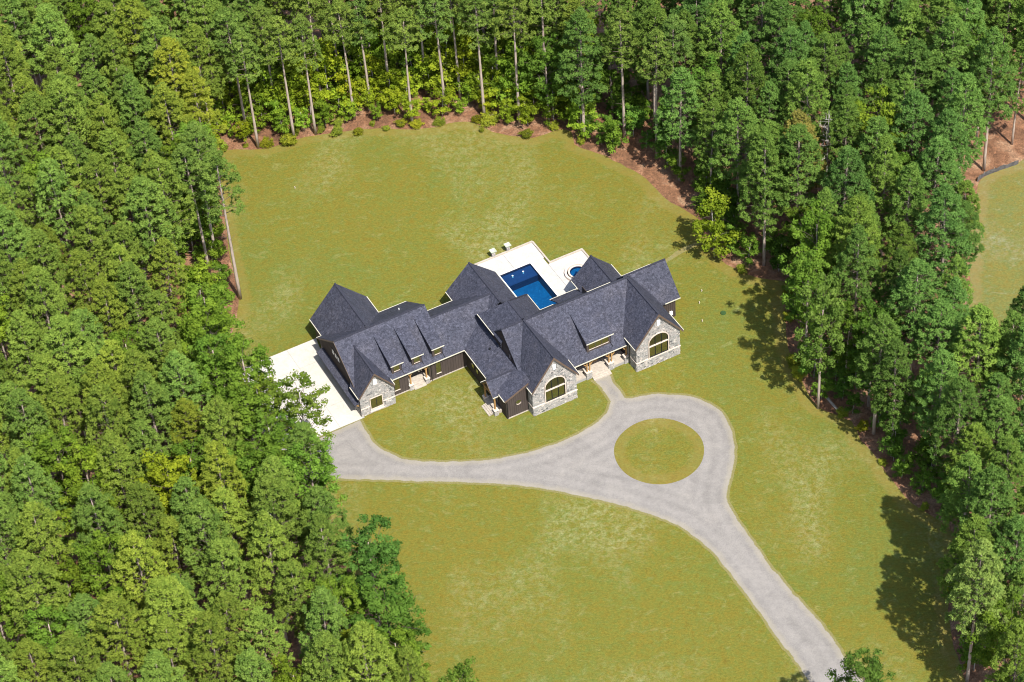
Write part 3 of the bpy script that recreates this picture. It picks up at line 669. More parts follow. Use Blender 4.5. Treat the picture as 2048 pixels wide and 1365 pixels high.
# downspouts on the walls
for p in [((11.35, 1.12, 3.6), (11.35, 1.12, .05)), ((16.82, -10.78, 3.6), (16.82, -10.78, .05)), ((19.98, -10.8, 4.6), (19.98, -10.8, .05)), ((36.12, -10.3, 4.4), (36.12, -10.3, .05)), ((-.06, .05, 3.7), (-.06, .05, .1)), ((5.24, 1.1, 3.7), (5.24, 1.1, .05))]:
    MB().tube(p, .05, 6).build('downspout', DARK, house)
# garage doors under the hood, timber brackets
for v0 in (3.2, 6.3, 9.4):
    g = MB().box((.24, v0, .08), (.31, v0+2.6, 2.3)); 
    for k in range(4): g.box((.20, v0+.06, .14+k*.54), (.245, v0+2.54, .60+k*.54))
    g.build('garage_door', TRIM_D, house)
for v in (.35, 12.2):
    MB().bar((-.62, v, 2.30), (.3, v, 2.42), .14, .14).bar((-.5, v, 2.24), (.24, v, 1.55), .12, .12).bar((.2, v, 2.35), (.2, v, 1.4), .13, .13).build('timber_bracket', WOOD, house)
# entry in the garage wing: recess, door, steps, piers and posts
MB().box((7.95, 1.65, 0), (10.9, 2.95, .5)).build('entry_floor', STEP, house)
for k in range(3): MB().box((8.5, .78+.28*k, 0), (10.32, 1.651, .14+.12*k-.003*k)).build('step', STEP, house)
dm = MB().box((8.95, 2.88, .5), (9.95, 2.96, 2.75)); do = dm.build('door', DARK, house)
MB().box((9.08, 2.85, 1.2), (9.82, 2.885, 2.6)).build('pane', GLASS, do); MB().box((9.85, 2.80, 1.45), (9.9, 2.87, 1.65)).build('handle', GUTTER, do)
window(8.25, 8.8, .8, 2.7, 2.92, sill=False); window(10.1, 10.7, .8, 2.7, 2.92, sill=False)
def pier(u, v, w, d, h, seed, cap=True):
    r = random.Random(seed); m = MB().box((u-w/2+.04, v-d/2+.04, 0), (u+w/2-.04, v+d/2-.04, h-.06), .4); z = 0
    while z < h-.12:
        hh = min(r.uniform(.16, .28), h-.07-z); x = u-w/2
        while x < u+w/2-.05:
            L = min(r.uniform(.2, .45), u+w/2-x); m.box((x+.01, v-d/2-r.uniform(0, .02), z+.01), (x+L-.01, v-d/2+.06, z+hh-.01), max(0, min(1, r.gauss(.52, .2)))); x += L
        y = v-d/2+.07
        while y < v+d/2-.05:
            L = min(r.uniform(.2, .45), v+d/2-y); m.box((u-w/2-r.uniform(0, .02), y+.01, z+.01), (u-w/2+.06, y+L-.01, z+hh-.01), max(0, min(1, r.gauss(.52, .2)))); y += L
        z += hh
    p = m.build('pier', STONE, house)
    if cap: MB().box((u-w/2-.05, v-d/2-.05, h-.06), (u+w/2+.05, v+d/2+.05, h+.03)).build('cap', CREAM, p)
pier(8.17, 1.27, .62, .62, .95, 1); pier(10.64, 1.27, .62, .62, .95, 2)
def post(u, v, z0, z1, w=.2, braces=(), ax='u'):
    m = MB().box((u-w/2, v-w/2, z0), (u+w/2, v+w/2, z1)); p = m.build('post', WOOD, house)
    for s_ in braces:
        e = (u+s_*.62, v, z1-.04) if ax == 'u' else (u, v+s_*.62, z1-.04)
        b = (u+s_*.06, v, z1-.78) if ax == 'u' else (u, v+s_*.06, z1-.78)
        mid = tuple((a+c)/2 + (-.06 if i == 2 else 0) for i, (a, c) in enumerate(zip(b, e)))
        MB().bar(b, mid, .12, .13).bar(mid, e, .12, .13).build('brace', WOOD, p)
post(8.2, 1.3, .98, 3.35, .2, (-1, 1)); post(10.62, 1.3, .98, 3.35, .2, (-1, 1))
MB().box((7.7, 1.2, 3.35), (11.1, 1.4, 3.6)).build('header_beam', WOOD, house)
# west porch on the cross wing
MB().box((15.62, -9.15, 0), (16.74, -5.85, .5)).build('porch_floor', STEP, house)
for k in range(3): MB().box((14.82+.28*k, -8.95, 0), (15.621, -6.75, .15+.12*k-.003*k)).build('step', STEP, house)
pier(15.85, -6.1, .6, .6, .95, 5); pier(15.85, -9.1, .6, .6, .95, 6)
post(15.82, -6.2, .98, 3.1, .2, (-1,), 'v'); post(15.82, -9.0, .98, 3.1, .2, (1,), 'v')
MB().box((15.72, -9.1, 3.08), (15.92, -5.8, 3.3)).bar((15.82, -7.45, 3.3), (15.82, -7.45, 4.75), .16, .16).bar((15.82, -8.9, 3.35), (15.82, -7.5, 4.7), .12, .14).bar((15.82, -6.0, 3.35), (15.82, -7.4, 4.7), .12, .14).build('gable_truss', WOOD, house)
d2 = MB().box((16.68, -8.4, .5), (16.76, -7.5, 2.7)).build('door', DARK, house); MB().box((16.65, -8.25, 1.2), (16.685, -7.65, 2.55)).build('pane', GLASS, d2)
# main front porch
MB().box((26.81, -9.7, 0), (36.2, -7.59, .5)).build('porch_floor', STEP, house)
MB().box((26.81, -9.78, .0), (30.3, -9.701, .42)).box((33.1, -9.78, 0), (36.2, -9.701, .42)).build('porch_skirt', MORTAR, house)
for k in range(3): MB().box((30.35, -10.62+.3*k, 0), (33.08, -9.701, .15+.12*k-.003*k)).build('step', STEP, house)
for u, s1 in ((29.98, 11), (33.42, 12)):
    pier(u, -9.58, .88, .66, 1.3, s1)
    post(u-.2, -9.6, 1.33, 3.2, .17, (-1,)); post(u+.22, -9.6, 1.33, 3.2, .17, (1,))
pier(35.85, -9.58, .6, .66, 1.3, 13); post(35.95, -9.6, 1.33, 3.2, .17, (-1,))
MB().box((26.9, -9.70, 3.2), (36.15, -9.50, 3.46)).build('header_beam', WOOD, house)
fd = MB().box((31.1, -7.68, .5), (32.5, -7.6, 3.0)).build('door', WOOD, house); fd['label'] = 'timber front door behind the porch posts'
MB().box((31.25, -7.72, 1.3), (31.72, -7.685, 2.85)).build('pane', GLASS, fd); MB().box((31.88, -7.72, 1.3), (32.35, -7.685, 2.85)).build('pane', GLASS, fd)
for u0 in (27.9, 34.0): window(u0, u0+1.2, 1.1, 2.9, -7.63, 2)
# vents through the roof, meter on the east wall
MB().tube([(11.26, 10.06, 5.95), (11.26, 10.06, 6.62)], .07, 8).build('vent_pipe', WHITE, house)
MB().tube([(18.93, -2.14, 4.8), (18.93, -2.14, 5.08)], .10, 8).tube([(18.93, -2.14, 5.08), (18.93, -2.14, 5.13)], .17, 8).build('roof_vent', DARK, house)
MB().box((45.35, -5.62, .75), (45.8, -5.36, 1.35)).tube([(45.5, -5.5, .0), (45.5, -5.5, .8)], .04, 6).build('gas_meter', WHITE, house)
# concrete plinth line
MB().box((5.15, 1.12, 0), (7.85, 1.199, .16)).build('plinth', STEP, house); MB().box((10.96, 1.12, 0), (16.7, 1.199, .16)).build('plinth', STEP, house)
MB().box((16.8, -10.78, 0), (20.02, -10.69, .15)).build('plinth', STEP, house)

# ------------------------------------------------------------------ garage apron and pool yard
def hslab(name, pts, z0, z1, mat, kind='structure'):
    o = MB().prism([(*p, z1) for p in pts], (0, 0, z0-z1)).build(name, mat); o.location = (HX, HY, 0); o.rotation_euler[2] = HYAW
    if kind: o['kind'] = kind
    return o
# apron cast in panels with open joints between them
apron = empty('garage_apron', (HX, HY, 0), HYAW); apron['kind'] = 'structure'
us = [-13.0, -8.2, -3.42, .92]; vs = [-.3, 4.1, 8.5, 12.9, 17.22]
MB().prism([(-13.0, -.3, .045), (.27, -.3, .045), (.9, 17.22, .045), (-13.0, 17.22, .045)], (0, 0, -.03)).build('joint_bed', MORTAR, apron)
for i in range(3):
    for j in range(4):
        u1 = us[i+1]-.02
        a = [(us[i]+.03, vs[j]+.03), (u1, vs[j]+.03), (u1, vs[j+1]-.03), (us[i]+.03, vs[j+1]-.03)]
        if i == 2: a[1] = (.28 if j else -.03, vs[j]+.02); a[2] = (.28, vs[j+1]-.02)
        if i == 2 and j == 3: a[1] = (.28, vs[j]+.02); a[2] = (1.15, vs[j+1]-.02)
        MB().prism([(*p, .085) for p in a], (0, 0, -.04)).build('concrete_panel', CONC, apron)
# pool deck in panels, pool, spa
deck = empty('pool_deck', (HX, HY, 0), HYAW); deck['kind'] = 'structure'
def dpanel(a, b, c, d): MB().prism([(a, c, .14), (b, c, .14), (b, d, .14), (a, d, .14)], (0, 0, -.13)).build('concrete_panel', DECK, deck)
g_ = .015
dpanel(27.0, 31.7-g_, PV1, 18.6); dpanel(31.7+g_, 36.5-g_, PV1, 18.6)
dpanel(27.0, PU0, 6.1, PV1-g_)
dpanel(PU1, 36.3-g_, 10.0+g_, PV1-g_); dpanel(PU1, 36.3-g_, 2.0, 10.0-g_)
dpanel(36.3+g_, 41.8, 9.2+g_, 13.35); dpanel(36.3+g_, 41.8, 4.7, 9.2-g_)
dpanel(27.0, PU1-.001, 2.3, PV0)
kb = MB()
for a, b in (((27.0, 18.6), (36.65, 18.85)), ((36.5, 13.36), (36.75, 18.6)), ((36.751, 13.36), (42.05, 13.6)), ((41.8, 4.8), (42.05, 13.359))):
    kb.box((*a, -.02), (*b, .34))
kb.build('border_curb', STEP, deck)
pool = empty('swimming_pool', hw((PU0+PU1)/2, (PV0+PV1)/2), HYAW)
tag(pool, 'rectangular deep blue swimming pool set in the pale deck', 'swimming pool')
POOLC = ((PU0+PU1)/2, (PV0+PV1)/2)
def PL(m, name, mat, par=None):
    m.v = [(x-POOLC[0], y-POOLC[1], z) for x, y, z in m.v]; return m.build(name, mat, par or pool)
ZB, ZL, ZW, LV = -1.5, -.32, .0, 12.66
PL(MB().box((PU0, PV0, ZB-.1), (PU1, LV, ZB)), 'pool_floor', PLASTER)
PL(MB().box((PU0+.001, LV, ZL-.1), (PU1-.001, PV1, ZL)), 'tanning_ledge', LEDGE_M)
PL(MB().box((PU0, LV-.02, ZB), (PU1, LV+.06, ZL-.1)), 'ledge_step', NAVY)
e = .16
PL(MB().box((PU0-e, PV0-e, ZB), (PU0, PV1+e, .10)).box((PU1, PV0-e, ZB), (PU1+e, PV1+e, .10)).box((PU0, PV0-e, ZB), (PU1, PV0, .10)).box((PU0, PV1, ZB), (PU1, PV1+e, .10)), 'tile_wall', NAVY)
PL(MB().box((PU0-e-.16, PV0-e-.1, .10), (PU0-.02, PV1+e+.1, .175)).box((PU1+.02, PV0-e-.1, .10), (PU1+e+.16, PV1+e+.1, .175)).box((PU0-.019, PV1+.02, .10), (PU1+.019, PV1+e+.16, .175)), 'coping', CREAM if False else WHITE)
PL(MB().poly([(PU0, PV0, ZW), (PU1, PV0, ZW), (PU1, PV1, ZW), (PU0, PV1, ZW)]), 'water', WATER)
for u, v in ((30.83, 14.04), (32.55, 14.02)):
    PL(MB().tube([(u, v, ZL), (u, v, .03)], .13, 12), 'bubbler', WHITE)
# raised round spa
SC = (38.95, 9.35)
spa = empty('hot_tub', hw(*SC), HYAW); tag(spa, 'round raised spa with double stone ring and dark blue water', 'hot tub')
def ring(r0, r1, z0, z1, n=40):
    m = MB()
    for i in range(n):
        t0, t1 = 2*math.pi*i/n, 2*math.pi*(i+1)/n
        m.prism([(r*math.cos(t), r*math.sin(t), z1) for r, t in ((r1, t0), (r1, t1), (r0, t1), (r0, t0))], (0, 0, z0-z1))
    return m
ring(1.58, 1.92, .10, .52).build('outer_ring', CREAM, spa); ring(1.40, 1.58, .1, .17).build('gutter_channel', DARK, spa)
ring(1.16, 1.40, .10, .55).build('inner_ring', CREAM, spa)
m = MB(); m.poly([(1.16*math.cos(2*math.pi*i/40), 1.16*math.sin(2*math.pi*i/40), .16) for i in range(40)]); m.build('spa_floor', PLASTER, spa)
ring(1.10, 1.158, .16, .5).build('tile_band', NAVY, spa)
m = MB(); m.poly([(1.10*math.cos(2*math.pi*i/40), 1.10*math.sin(2*math.pi*i/40), .42) for i in range(40)]); m.build('water', WATER, spa)
# two water bowl pillars on the back curb
for k, (u, v) in enumerate(((30.33, 18.95), (32.72, 18.95))):
    t = empty('bowl_pillar', hw(u, v), HYAW)
    tag(t, ('stone pillar with square bowl on the pool curb, nearer the left roof' , 'stone pillar with square bowl on the pool curb, nearer the deck corner')[k], 'bowl pillar', 'bowl pillars on the pool curb')
    r = random.Random(k); m = MB().box((-.2, -.2, 0), (.2, .2, .95), .4)
    for z in np.arange(.0, .9, .18):
        m.box((-.24-r.uniform(0, .02), -.24, z+.01), (.0, .24, z+.165), r.uniform(.3, .8)); m.box((.015, -.24-r.uniform(0, .02), z+.01), (.24, .24, z+.165), r.uniform(.3, .8))
    m.build('pillar', STONE, t)
    b_ = MB(); lo, hi = .22, .44
    b_.v = [(-lo, -lo, .95), (lo, -lo, .95), (lo, lo, .95), (-lo, lo, .95), (-hi, -hi, 1.32), (hi, -hi, 1.32), (hi, hi, 1.32), (-hi, hi, 1.32), (-hi+.06, -hi+.06, 1.32), (hi-.06, -hi+.06, 1.32), (hi-.06, hi-.06, 1.32), (-hi+.06, hi-.06, 1.32), (-.2, -.2, 1.18), (.2, -.2, 1.18), (.2, .2, 1.18), (-.2, .2, 1.18)]
    b_.f = [(3, 2, 1, 0), (0, 1, 5, 4), (1, 2, 6, 5), (2, 3, 7, 6), (3, 0, 4, 7), (4, 5, 9, 8), (5, 6, 10, 9), (6, 7, 11, 10), (7, 4, 8, 11), (8, 9, 13, 12), (9, 10, 14, 13), (10, 11, 15, 14), (11, 8, 12, 15), (12, 13, 14, 15)]
    b_.c = [None]*14; b_.build('bowl', plain('pale_green_stone', (.42, .47, .36, 1), (.52, .56, .44, 1), 3, .8) if k == 0 else bpy.data.materials['pale_green_stone'], t)
# small things on the lawn
for (x, y), lb in (((-30.6, 36.3), 'lone white standpipe in the lawn behind the house, far left'), ((27.3, 6.9), 'white standpipe right of the house, furthest from the drive'),
                   ((26.7, 4.5), 'white standpipe right of the house, middle of three'), ((26.7, .8), 'white standpipe right of the house, nearest the stone gable')):
    t = MB().tube([(0, 0, 0), (0, 0, .36)], .045, 8).tube([(0, 0, .36), (0, 0, .41)], .065, 8).tube([(.0, 0, .26), (.11, 0, .26)], .03, 6).build('standpipe', CREAM)
    t.location = (x, y, 0); tag(t, lb, 'pipe', 'standpipes in the lawn')
t = MB().tube([(0, 0, 0), (0, 0, .16)], [.42, .38], 14).tube([(0, 0, .16), (0, 0, .19)], .2, 10).build('tank_lid', LIDG); t.location = (29.8, 2.2, 0); tag(t, 'round dark green tank lid in the lawn right of the house', 'tank lid')
t = MB().tube([(-1.5, 0, .22), (0, 0, .2), (1.4, 0, .18)], [.2, .19, .15], 9).build('fallen_log', RUST); t.location = (42.4, -17.4, 0); t.rotation_euler[2] = R(-66); tag(t, 'grey fallen log in the shade at the right lawn edge', 'log')
sp = [(70.0, 25.6), (70.3, 26.1), (71.7, 27.0), (73.7, 27.8), (75.3, 28.4), (76.6, 28.9)]; sf = empty('silt_fence', (*sp[0], 0)); tag(sf, 'sagging black silt fence along the edge of the far right field', 'silt fence')
q = smooth(sp, .5, .05, 3, closed=False); m = MB()
for i in range(len(q)-1):
    h0, h1 = .75+.08*math.sin(i*1.7), .75+.08*math.sin(i*1.7+1.7)
    a, b = q[i], q[i+1]; m.prism([(a[0]-sp[0][0], a[1]-sp[0][1], 0), (b[0]-sp[0][0], b[1]-sp[0][1], 0), (b[0]-sp[0][0], b[1]-sp[0][1], h1), (a[0]-sp[0][0], a[1]-sp[0][1], h0)], (.02, -.03, 0))
m.build('fabric', FABRIC, sf)
for i in range(0, len(q), 3): MB().box((q[i][0]-sp[0][0]-.03, q[i][1]-sp[0][1]-.03, 0), (q[i][0]-sp[0][0]+.03, q[i][1]-sp[0][1]+.03, 1.0)).build('stake', RUST, sf)
# ------------------------------------------------------------------ trees
def tri_mesh(name, V, tone, mat):
    """V: (n,3,3) triangles"""
    n = len(V); me = bpy.data.meshes.new(name)
    me.vertices.add(n*3); me.vertices.foreach_set('co', V.reshape(-1).astype(np.float32))
    me.loops.add(n*3); me.loops.foreach_set('vertex_index', np.arange(n*3, dtype=np.int32))
    me.polygons.add(n); me.polygons.foreach_set('loop_start', np.arange(0, n*3, 3, dtype=np.int32)); me.polygons.foreach_set('loop_total', np.full(n, 3, dtype=np.int32))
    me.update(); at = me.attributes.new('tone', 'FLOAT', 'FACE'); at.data.foreach_set('value', np.clip(tone, 0, 1).astype(np.float32))
    me.materials.append(mat); return me
def unit(a): return a/(np.linalg.norm(a, axis=-1, keepdims=True)+1e-9)
OCT = np.array([[(1,0,0),(0,1,0),(0,0,1)],[(0,1,0),(-1,0,0),(0,0,1)],[(-1,0,0),(0,-1,0),(0,0,1)],[(0,-1,0),(1,0,0),(0,0,1)],
                [(0,1,0),(1,0,0),(0,0,-1)],[(-1,0,0),(0,1,0),(0,0,-1)],[(0,-1,0),(-1,0,0),(0,0,-1)],[(1,0,0),(0,-1,0),(0,0,-1)]], float)
def puffs(rs, C, Rr, per, size, radial, flat=.75, up=.25, ptone=None, jit=.5, core=.62):
    """leaf triangles on clumps at centres C with radii Rr (radial: how much the blades point outwards like needles),
    round a small faceted heart of packed leaves"""
    n = len(C); N = n*per
    d = unit(rs.normal(size=(N, 3)) + np.array([0, 0, up])); c = np.repeat(C, per, 0); r = np.repeat(Rr, per)
    k = rs.uniform(.62, 1.08, N); p = c + d*(r*k)[:, None]*np.array([1, 1, flat])
    nrm = unit(d + rs.normal(size=(N, 3))*jit)
    t = unit(np.cross(nrm, rs.normal(size=(N, 3)))); t = unit(t*(1-radial) + d*radial + .15*rs.normal(size=(N, 3))); b = unit(np.cross(nrm, t))
    s = size*rs.uniform(.6, 1.3, N)[:, None]; el = 1 + radial*1.2
    V = np.stack([p - b*s*.5 - t*s*.4, p + b*s*.5 - t*s*.4, p + t*s*.8*el], 1)
    pt = rs.uniform(.1, .9, n) if ptone is None else ptone
    tone = np.repeat(pt, per) + rs.normal(size=N)*.14
    if core:
        O = OCT[None]*(Rr*core)[:, None, None, None]*np.array([1, 1, flat]); O = O + C[:, None, None, :] + rs.normal(size=(n, 1, 1, 3))*.02
        V = np.concatenate([V, O.reshape(-1, 3, 3)]); tone = np.concatenate([tone, np.repeat(pt-.1, 8)])
    return V, tone
def limb_tube(mb, p, q, r0, r1, n=5): mb.tube([p, ((np.array(p)+q)/2 + np.array([0, 0, .15])).tolist(), list(q)], [r0, (r0+r1)/2, r1], n, cap=False)
def pine(seed, H=24.0, cb=.50, Rc=3.3, nb=58, dens=1.0, sparse=False):
    rs = np.random.RandomState(seed); C = []; Rr = []; T = []; mb = MB(); lean = rs.uniform(-.35, .35, 2)
    ax = lambda z: np.array([lean[0]*(z/H)**2*1.5, lean[1]*(z/H)**2*1.5, z])
    zs = np.linspace(0, H*.97, 9); mb.tube([ax(z).tolist() for z in zs], [.24*(1-z/H)**.75+.03 for z in zs], 8); mb.nt = len(mb.f)
    off = rs.uniform(0, 6.28)
    for i in range(nb):
        t = ((i+.5)/nb)**.9; z = H*(cb + (1-cb)*t*.97); az = off + i*2.39996 + rs.uniform(-.4, .4)
        prof = (min(1, (t+.15)/.30))**.6 * (1-(max(0, t-.15)/.87)**1.5)**.75
        L = Rc*prof*rs.uniform(.72, 1.15) + .2; rise = rs.uniform(.1, .5)*L*(0.3+t)
        base = ax(z); dv = np.array([math.cos(az), math.sin(az), 0]); tip = base + dv*L + np.array([0, 0, rise])
        limb_tube(mb, base.tolist(), tip, .055*(1-t)+.03, .015, 4)
        side = np.array([-dv[1], dv[0], 0]); bt = rs.uniform(.25, .75)
        # a bough: a flattened fan of needle clumps round the branch tip, a few further in
        m = max(4, int((4 + 3.0*L)*dens))
        for k in range(m):
            if k < m*.72: a_ = rs.uniform(-1.7, 1.7); q = rs.uniform(.2, 1.0)*min(1.05, .45+L*.25); off3 = dv*math.cos(a_)*q*.75 + side*math.sin(a_)*q + np.array([0, 0, .32*(1-q)+rs.uniform(-.1, .12)]); c_ = tip - dv*.35 + off3
            else: f = rs.uniform(.35, .75); c_ = base + (tip-base)*f + side*rs.normal()*.3 + np.array([0, 0, .15])
            C.append(c_); Rr.append(rs.uniform(.21, .35)); T.append(bt + rs.uniform(-.22, .22))
    for k in range(9): C.append(ax(H*(.93+.009*k)) + rs.normal(size=3)*.25*(1-k/10)); Rr.append(.34); T.append(.6)
    for i in range(10):
        z = H*rs.uniform(cb*.45, cb*1.02); az = rs.uniform(0, 6.28); L = rs.uniform(.4, 1.7)
        mb.tube([ax(z).tolist(), (ax(z)+np.array([math.cos(az)*L, math.sin(az)*L, rs.uniform(-.1, .3)])).tolist()], [.035, .012], 4, cap=False)
    V, tn = puffs(rs, np.array(C), np.array(Rr), 22, .12, .6, .85, .3, np.array(T), .5, .66)
    return mb, V, tn
def broad(seed, H=15.0, cb=.30, Rc=3.0, nb=30, per=60, size=.22, trunk_r=.16, gap=1.0, stems=1):
    rs = np.random.RandomState(seed); C = []; Rr = []; T = []; mb = MB()
    for s_ in range(stems):
        o2 = rs.normal(size=2)*(.0 if stems == 1 else .35); w2 = rs.uniform(-.6, .6, 2)
        ax = lambda z: np.array([o2[0]+w2[0]*(z/H)**1.5, o2[1]+w2[1]*(z/H)**1.5, z])
        zs = np.linspace(0, H*.88, 7); mb.tube([ax(z).tolist() for z in zs], [trunk_r*(1-z/H)**.7+.02 for z in zs], 7); mb.nt = len(mb.f) if stems == 1 else 1e9
        off = rs.uniform(0, 6.28)
        for i in range(nb):
            t = (i+.5)/nb; z = H*(cb+(1-cb)*t*.92); az = off+i*2.39996+rs.uniform(-.5, .5)
            prof = math.sqrt(max(.05, 1-((t-.42)/.64)**2)); L = Rc*prof*rs.uniform(.5, 1.12)
            base = ax(z*.93); tip = ax(z) + np.array([math.cos(az)*L, math.sin(az)*L, L*rs.uniform(.15, .6)])
            limb_tube(mb, base.tolist(), tip, .05*(1-t)+.025, .014, 4)
            bt = rs.uniform(.15, .85)
            for k in range(rs.randint(2, 5)):
                f = rs.uniform(.55, 1.05); C.append(base+(tip-base)*f + rs.normal(size=3)*np.array([.42, .42, .3])*gap); Rr.append(rs.uniform(.42, .85)); T.append(bt+rs.uniform(-.15, .15))
    V, tn = puffs(rs, np.array(C), np.array(Rr), per, size, .0, .7, .35, np.array(T), .5, .5 if per > 30 else 0)
    return mb, V, tn
PROTO = {}
def proto(key, res, mat, bark):
    mb, V, tn = res
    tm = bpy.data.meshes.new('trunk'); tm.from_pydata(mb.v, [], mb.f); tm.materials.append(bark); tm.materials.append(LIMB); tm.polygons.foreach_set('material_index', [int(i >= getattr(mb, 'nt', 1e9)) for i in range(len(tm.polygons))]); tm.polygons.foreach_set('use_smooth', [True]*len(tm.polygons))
    PROTO[key] = (tm, tri_mesh('crown', V, tn, mat))
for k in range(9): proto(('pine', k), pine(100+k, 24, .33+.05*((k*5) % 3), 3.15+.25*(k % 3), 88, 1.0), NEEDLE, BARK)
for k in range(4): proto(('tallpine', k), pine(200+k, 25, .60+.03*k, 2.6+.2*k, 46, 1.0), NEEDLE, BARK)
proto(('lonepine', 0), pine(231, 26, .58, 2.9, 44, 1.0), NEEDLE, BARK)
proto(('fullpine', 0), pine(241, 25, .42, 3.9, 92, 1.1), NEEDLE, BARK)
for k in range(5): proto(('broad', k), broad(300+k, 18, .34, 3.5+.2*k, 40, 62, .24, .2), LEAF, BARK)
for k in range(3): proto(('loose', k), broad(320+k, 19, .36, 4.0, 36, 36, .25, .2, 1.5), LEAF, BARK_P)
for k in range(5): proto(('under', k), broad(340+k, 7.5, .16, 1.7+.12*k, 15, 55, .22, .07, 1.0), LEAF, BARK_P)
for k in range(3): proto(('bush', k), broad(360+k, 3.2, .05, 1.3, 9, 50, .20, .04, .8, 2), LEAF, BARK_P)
def dead(seed, H):
    rs = np.random.RandomState(seed); mb = MB(); zs = np.linspace(0, H, 8); mb.tube([(0, 0, z) for z in zs], [.17*(1-z/H)**.6+.03 for z in zs], 7)
    for i in range(26):
        z = H*rs.uniform(.45, .97); az = rs.uniform(0, 6.28); L = rs.uniform(.8, 2.6)*(1.25-z/H)*1.6
        p = (0, 0, z); q_ = (math.cos(az)*L, math.sin(az)*L, z+L*rs.uniform(.1, .7)); mb.tube([p, q_], [.05, .012], 4, cap=False)
        for j in range(3):
            f = rs.uniform(.4, .9); b = (q_[0]*f, q_[1]*f, z+(q_[2]-z)*f); mb.tube([b, (b[0]+rs.normal()*.45, b[1]+rs.normal()*.45, b[2]+rs.uniform(0, .7))], [.025, .008], 3, cap=False)
    tm = bpy.data.meshes.new('trunk'); tm.from_pydata(mb.v, [], mb.f); tm.materials.append(BARK_P); return tm
DEAD = dead(9, 20)
TREES = []
def tree(kind, k, x, y, h, label, group=None, name='pine_tree', cat='pine tree', col=(1, 1, 1), rz=None, wid=1.0):
    tm, cm = PROTO[(kind, k)]; H0 = {'pine': 24, 'tallpine': 25, 'lonepine': 26, 'fullpine': 25, 'broad': 18, 'loose': 19, 'under': 7.5, 'bush': 3.2}[kind]; s_ = h/H0
    e = empty(name, (x, y, 0), rnd.uniform(0, 6.28) if rz is None else rz); e.scale = (s_*wid, s_*wid, s_)
    tag(e, label, cat, group)
    for nm, me in (('trunk', tm), ('crown', cm)):
        o = bpy.data.objects.new(nm, me); COL.objects.link(o); o.parent = e
        o.color = (*col, 1)
    TREES.append((x, y)); return e
camP = -fw*DIST
def pix(x, y, z):
    d = Vector((x, y, z)) - camP; dz = d.dot(fw); return 1024+5019*d.dot(rt)/dz, 682.5-5019*d.dot(up)/dz
def seen(x, y, h, zlo=.45, m=60):
    for z in (h*zlo, h*.75, h):
        px, py = pix(x, y, z)
        if -m < px < 2048+m and -m < py < 1365+m: return True
    return False
def green(r, base, var=.14, warm=0):
    """multiplier colour around base with random warm/cool and light/dark shifts"""
    k = 1 + r.gauss(0, var); t = max(-.10, min(.2, r.gauss(0, .07))) + warm
    return tuple(max(.2, c) for c in (base[0]*k*(1+t*1.3), base[1]*k*(1+t*.25), base[2]*k*(1-t*1.2)))
r5 = random.Random(55)
LG, RG, BG = 'pines of the thick forest left of the lawn', 'pines of the thick forest right of the lawn', 'pines of the forest behind the lawn'
# --- trees that can be told apart
tree('lonepine', 0, -38.3, 13.1, 27.0, 'tall thin pine standing alone on the left lawn edge, grass showing behind its crown', col=(.95, .95, .9), rz=1.0)
tree('tallpine', 1, -42.9, 19.0, 24, 'left of two bare trunked pines just behind the lone pine', 'bare trunked pines by the lone pine', rz=.4)
tree('tallpine', 2, -42.0, 21.9, 25, 'right of two bare trunked pines just behind the lone pine', 'bare trunked pines by the lone pine', rz=2.4)
tree('fullpine', 0, 51.6, -65.0, 25.5, 'big pale green pine by the lower right lawn edge casting a long shadow', col=(1.4, 1.3, 1.5), rz=.8, wid=.84)
tree('broad', 1, 40.3, -17.6, 23.5, 'tall light green tree with slim bare trunk jutting into the right lawn edge', name='broadleaf_tree', cat='tree', col=(1.05, 1.0, 1.3), wid=.72, rz=.2)
tree('broad', 2, 39.9, -8.5, 20, 'bright green tree behind the slim trunked one at the right lawn edge', name='broadleaf_tree', cat='tree', col=(1.0, 1.05, 1.0), wid=.8)
tree('broad', 3, 42.0, -2.5, 22, 'tall narrow bright green tree near the dark shade right of the house', name='broadleaf_tree', cat='tree', col=(1.0, 1.05, .9), wid=.8)
tree('loose', 0, -27.9, -23.9, 19, 'loose leafed tree whose crown lets the white garage apron show through', name='broadleaf_tree', cat='tree', col=(1.05, .92, .9), rz=1.3, wid=1.0)
tree('loose', 1, -33.0, -20.8, 17.5, 'open crowned tree left of the garage apron, half over the concrete', name='broadleaf_tree', cat='tree', col=(1.15, .98, .8), rz=2.1)
tree('loose', 2, -31.5, -28.5, 18.5, 'leafy tree below the apron overhanging the gravel corner', name='broadleaf_tree', cat='tree', col=(.9, .95, .9), rz=.3)
tree('broad', 0, -43.9, -36.5, 20, 'yellow green broad crowned tree in the middle of the left forest', name='broadleaf_tree', cat='tree', col=(1.6, 1.2, .6))
tree('broad', 4, 53.3, 19.8, 21, 'round lime green tree amid the right forest pines', name='broadleaf_tree', cat='tree', col=(1.35, 1.15, .8))
tree('broad', 2, 36.6, -75.6, 20.5, 'tree top poking in at the bottom edge over the driveway', name='broadleaf_tree', cat='tree', col=(.7, .75, .9), wid=.8)
tree('broad', 0, -9.3, -73.6, 21, 'tree top poking in at the bottom edge beside the left forest', name='broadleaf_tree', cat='tree', col=(.8, .8, .8), wid=.75)
tree('broad', 1, -19.4, -50.0, 19, 'dark green oak on the left forest edge reaching furthest into the lower lawn', name='broadleaf_tree', cat='tree', col=(.62, .78, 1.0), wid=1.15)
tree('broad', 2, -17.5, -58.8, 19, 'mid green oak below the dark one at the lower lawn edge', name='broadleaf_tree', cat='tree', col=(.75, .85, .9), wid=1.2)
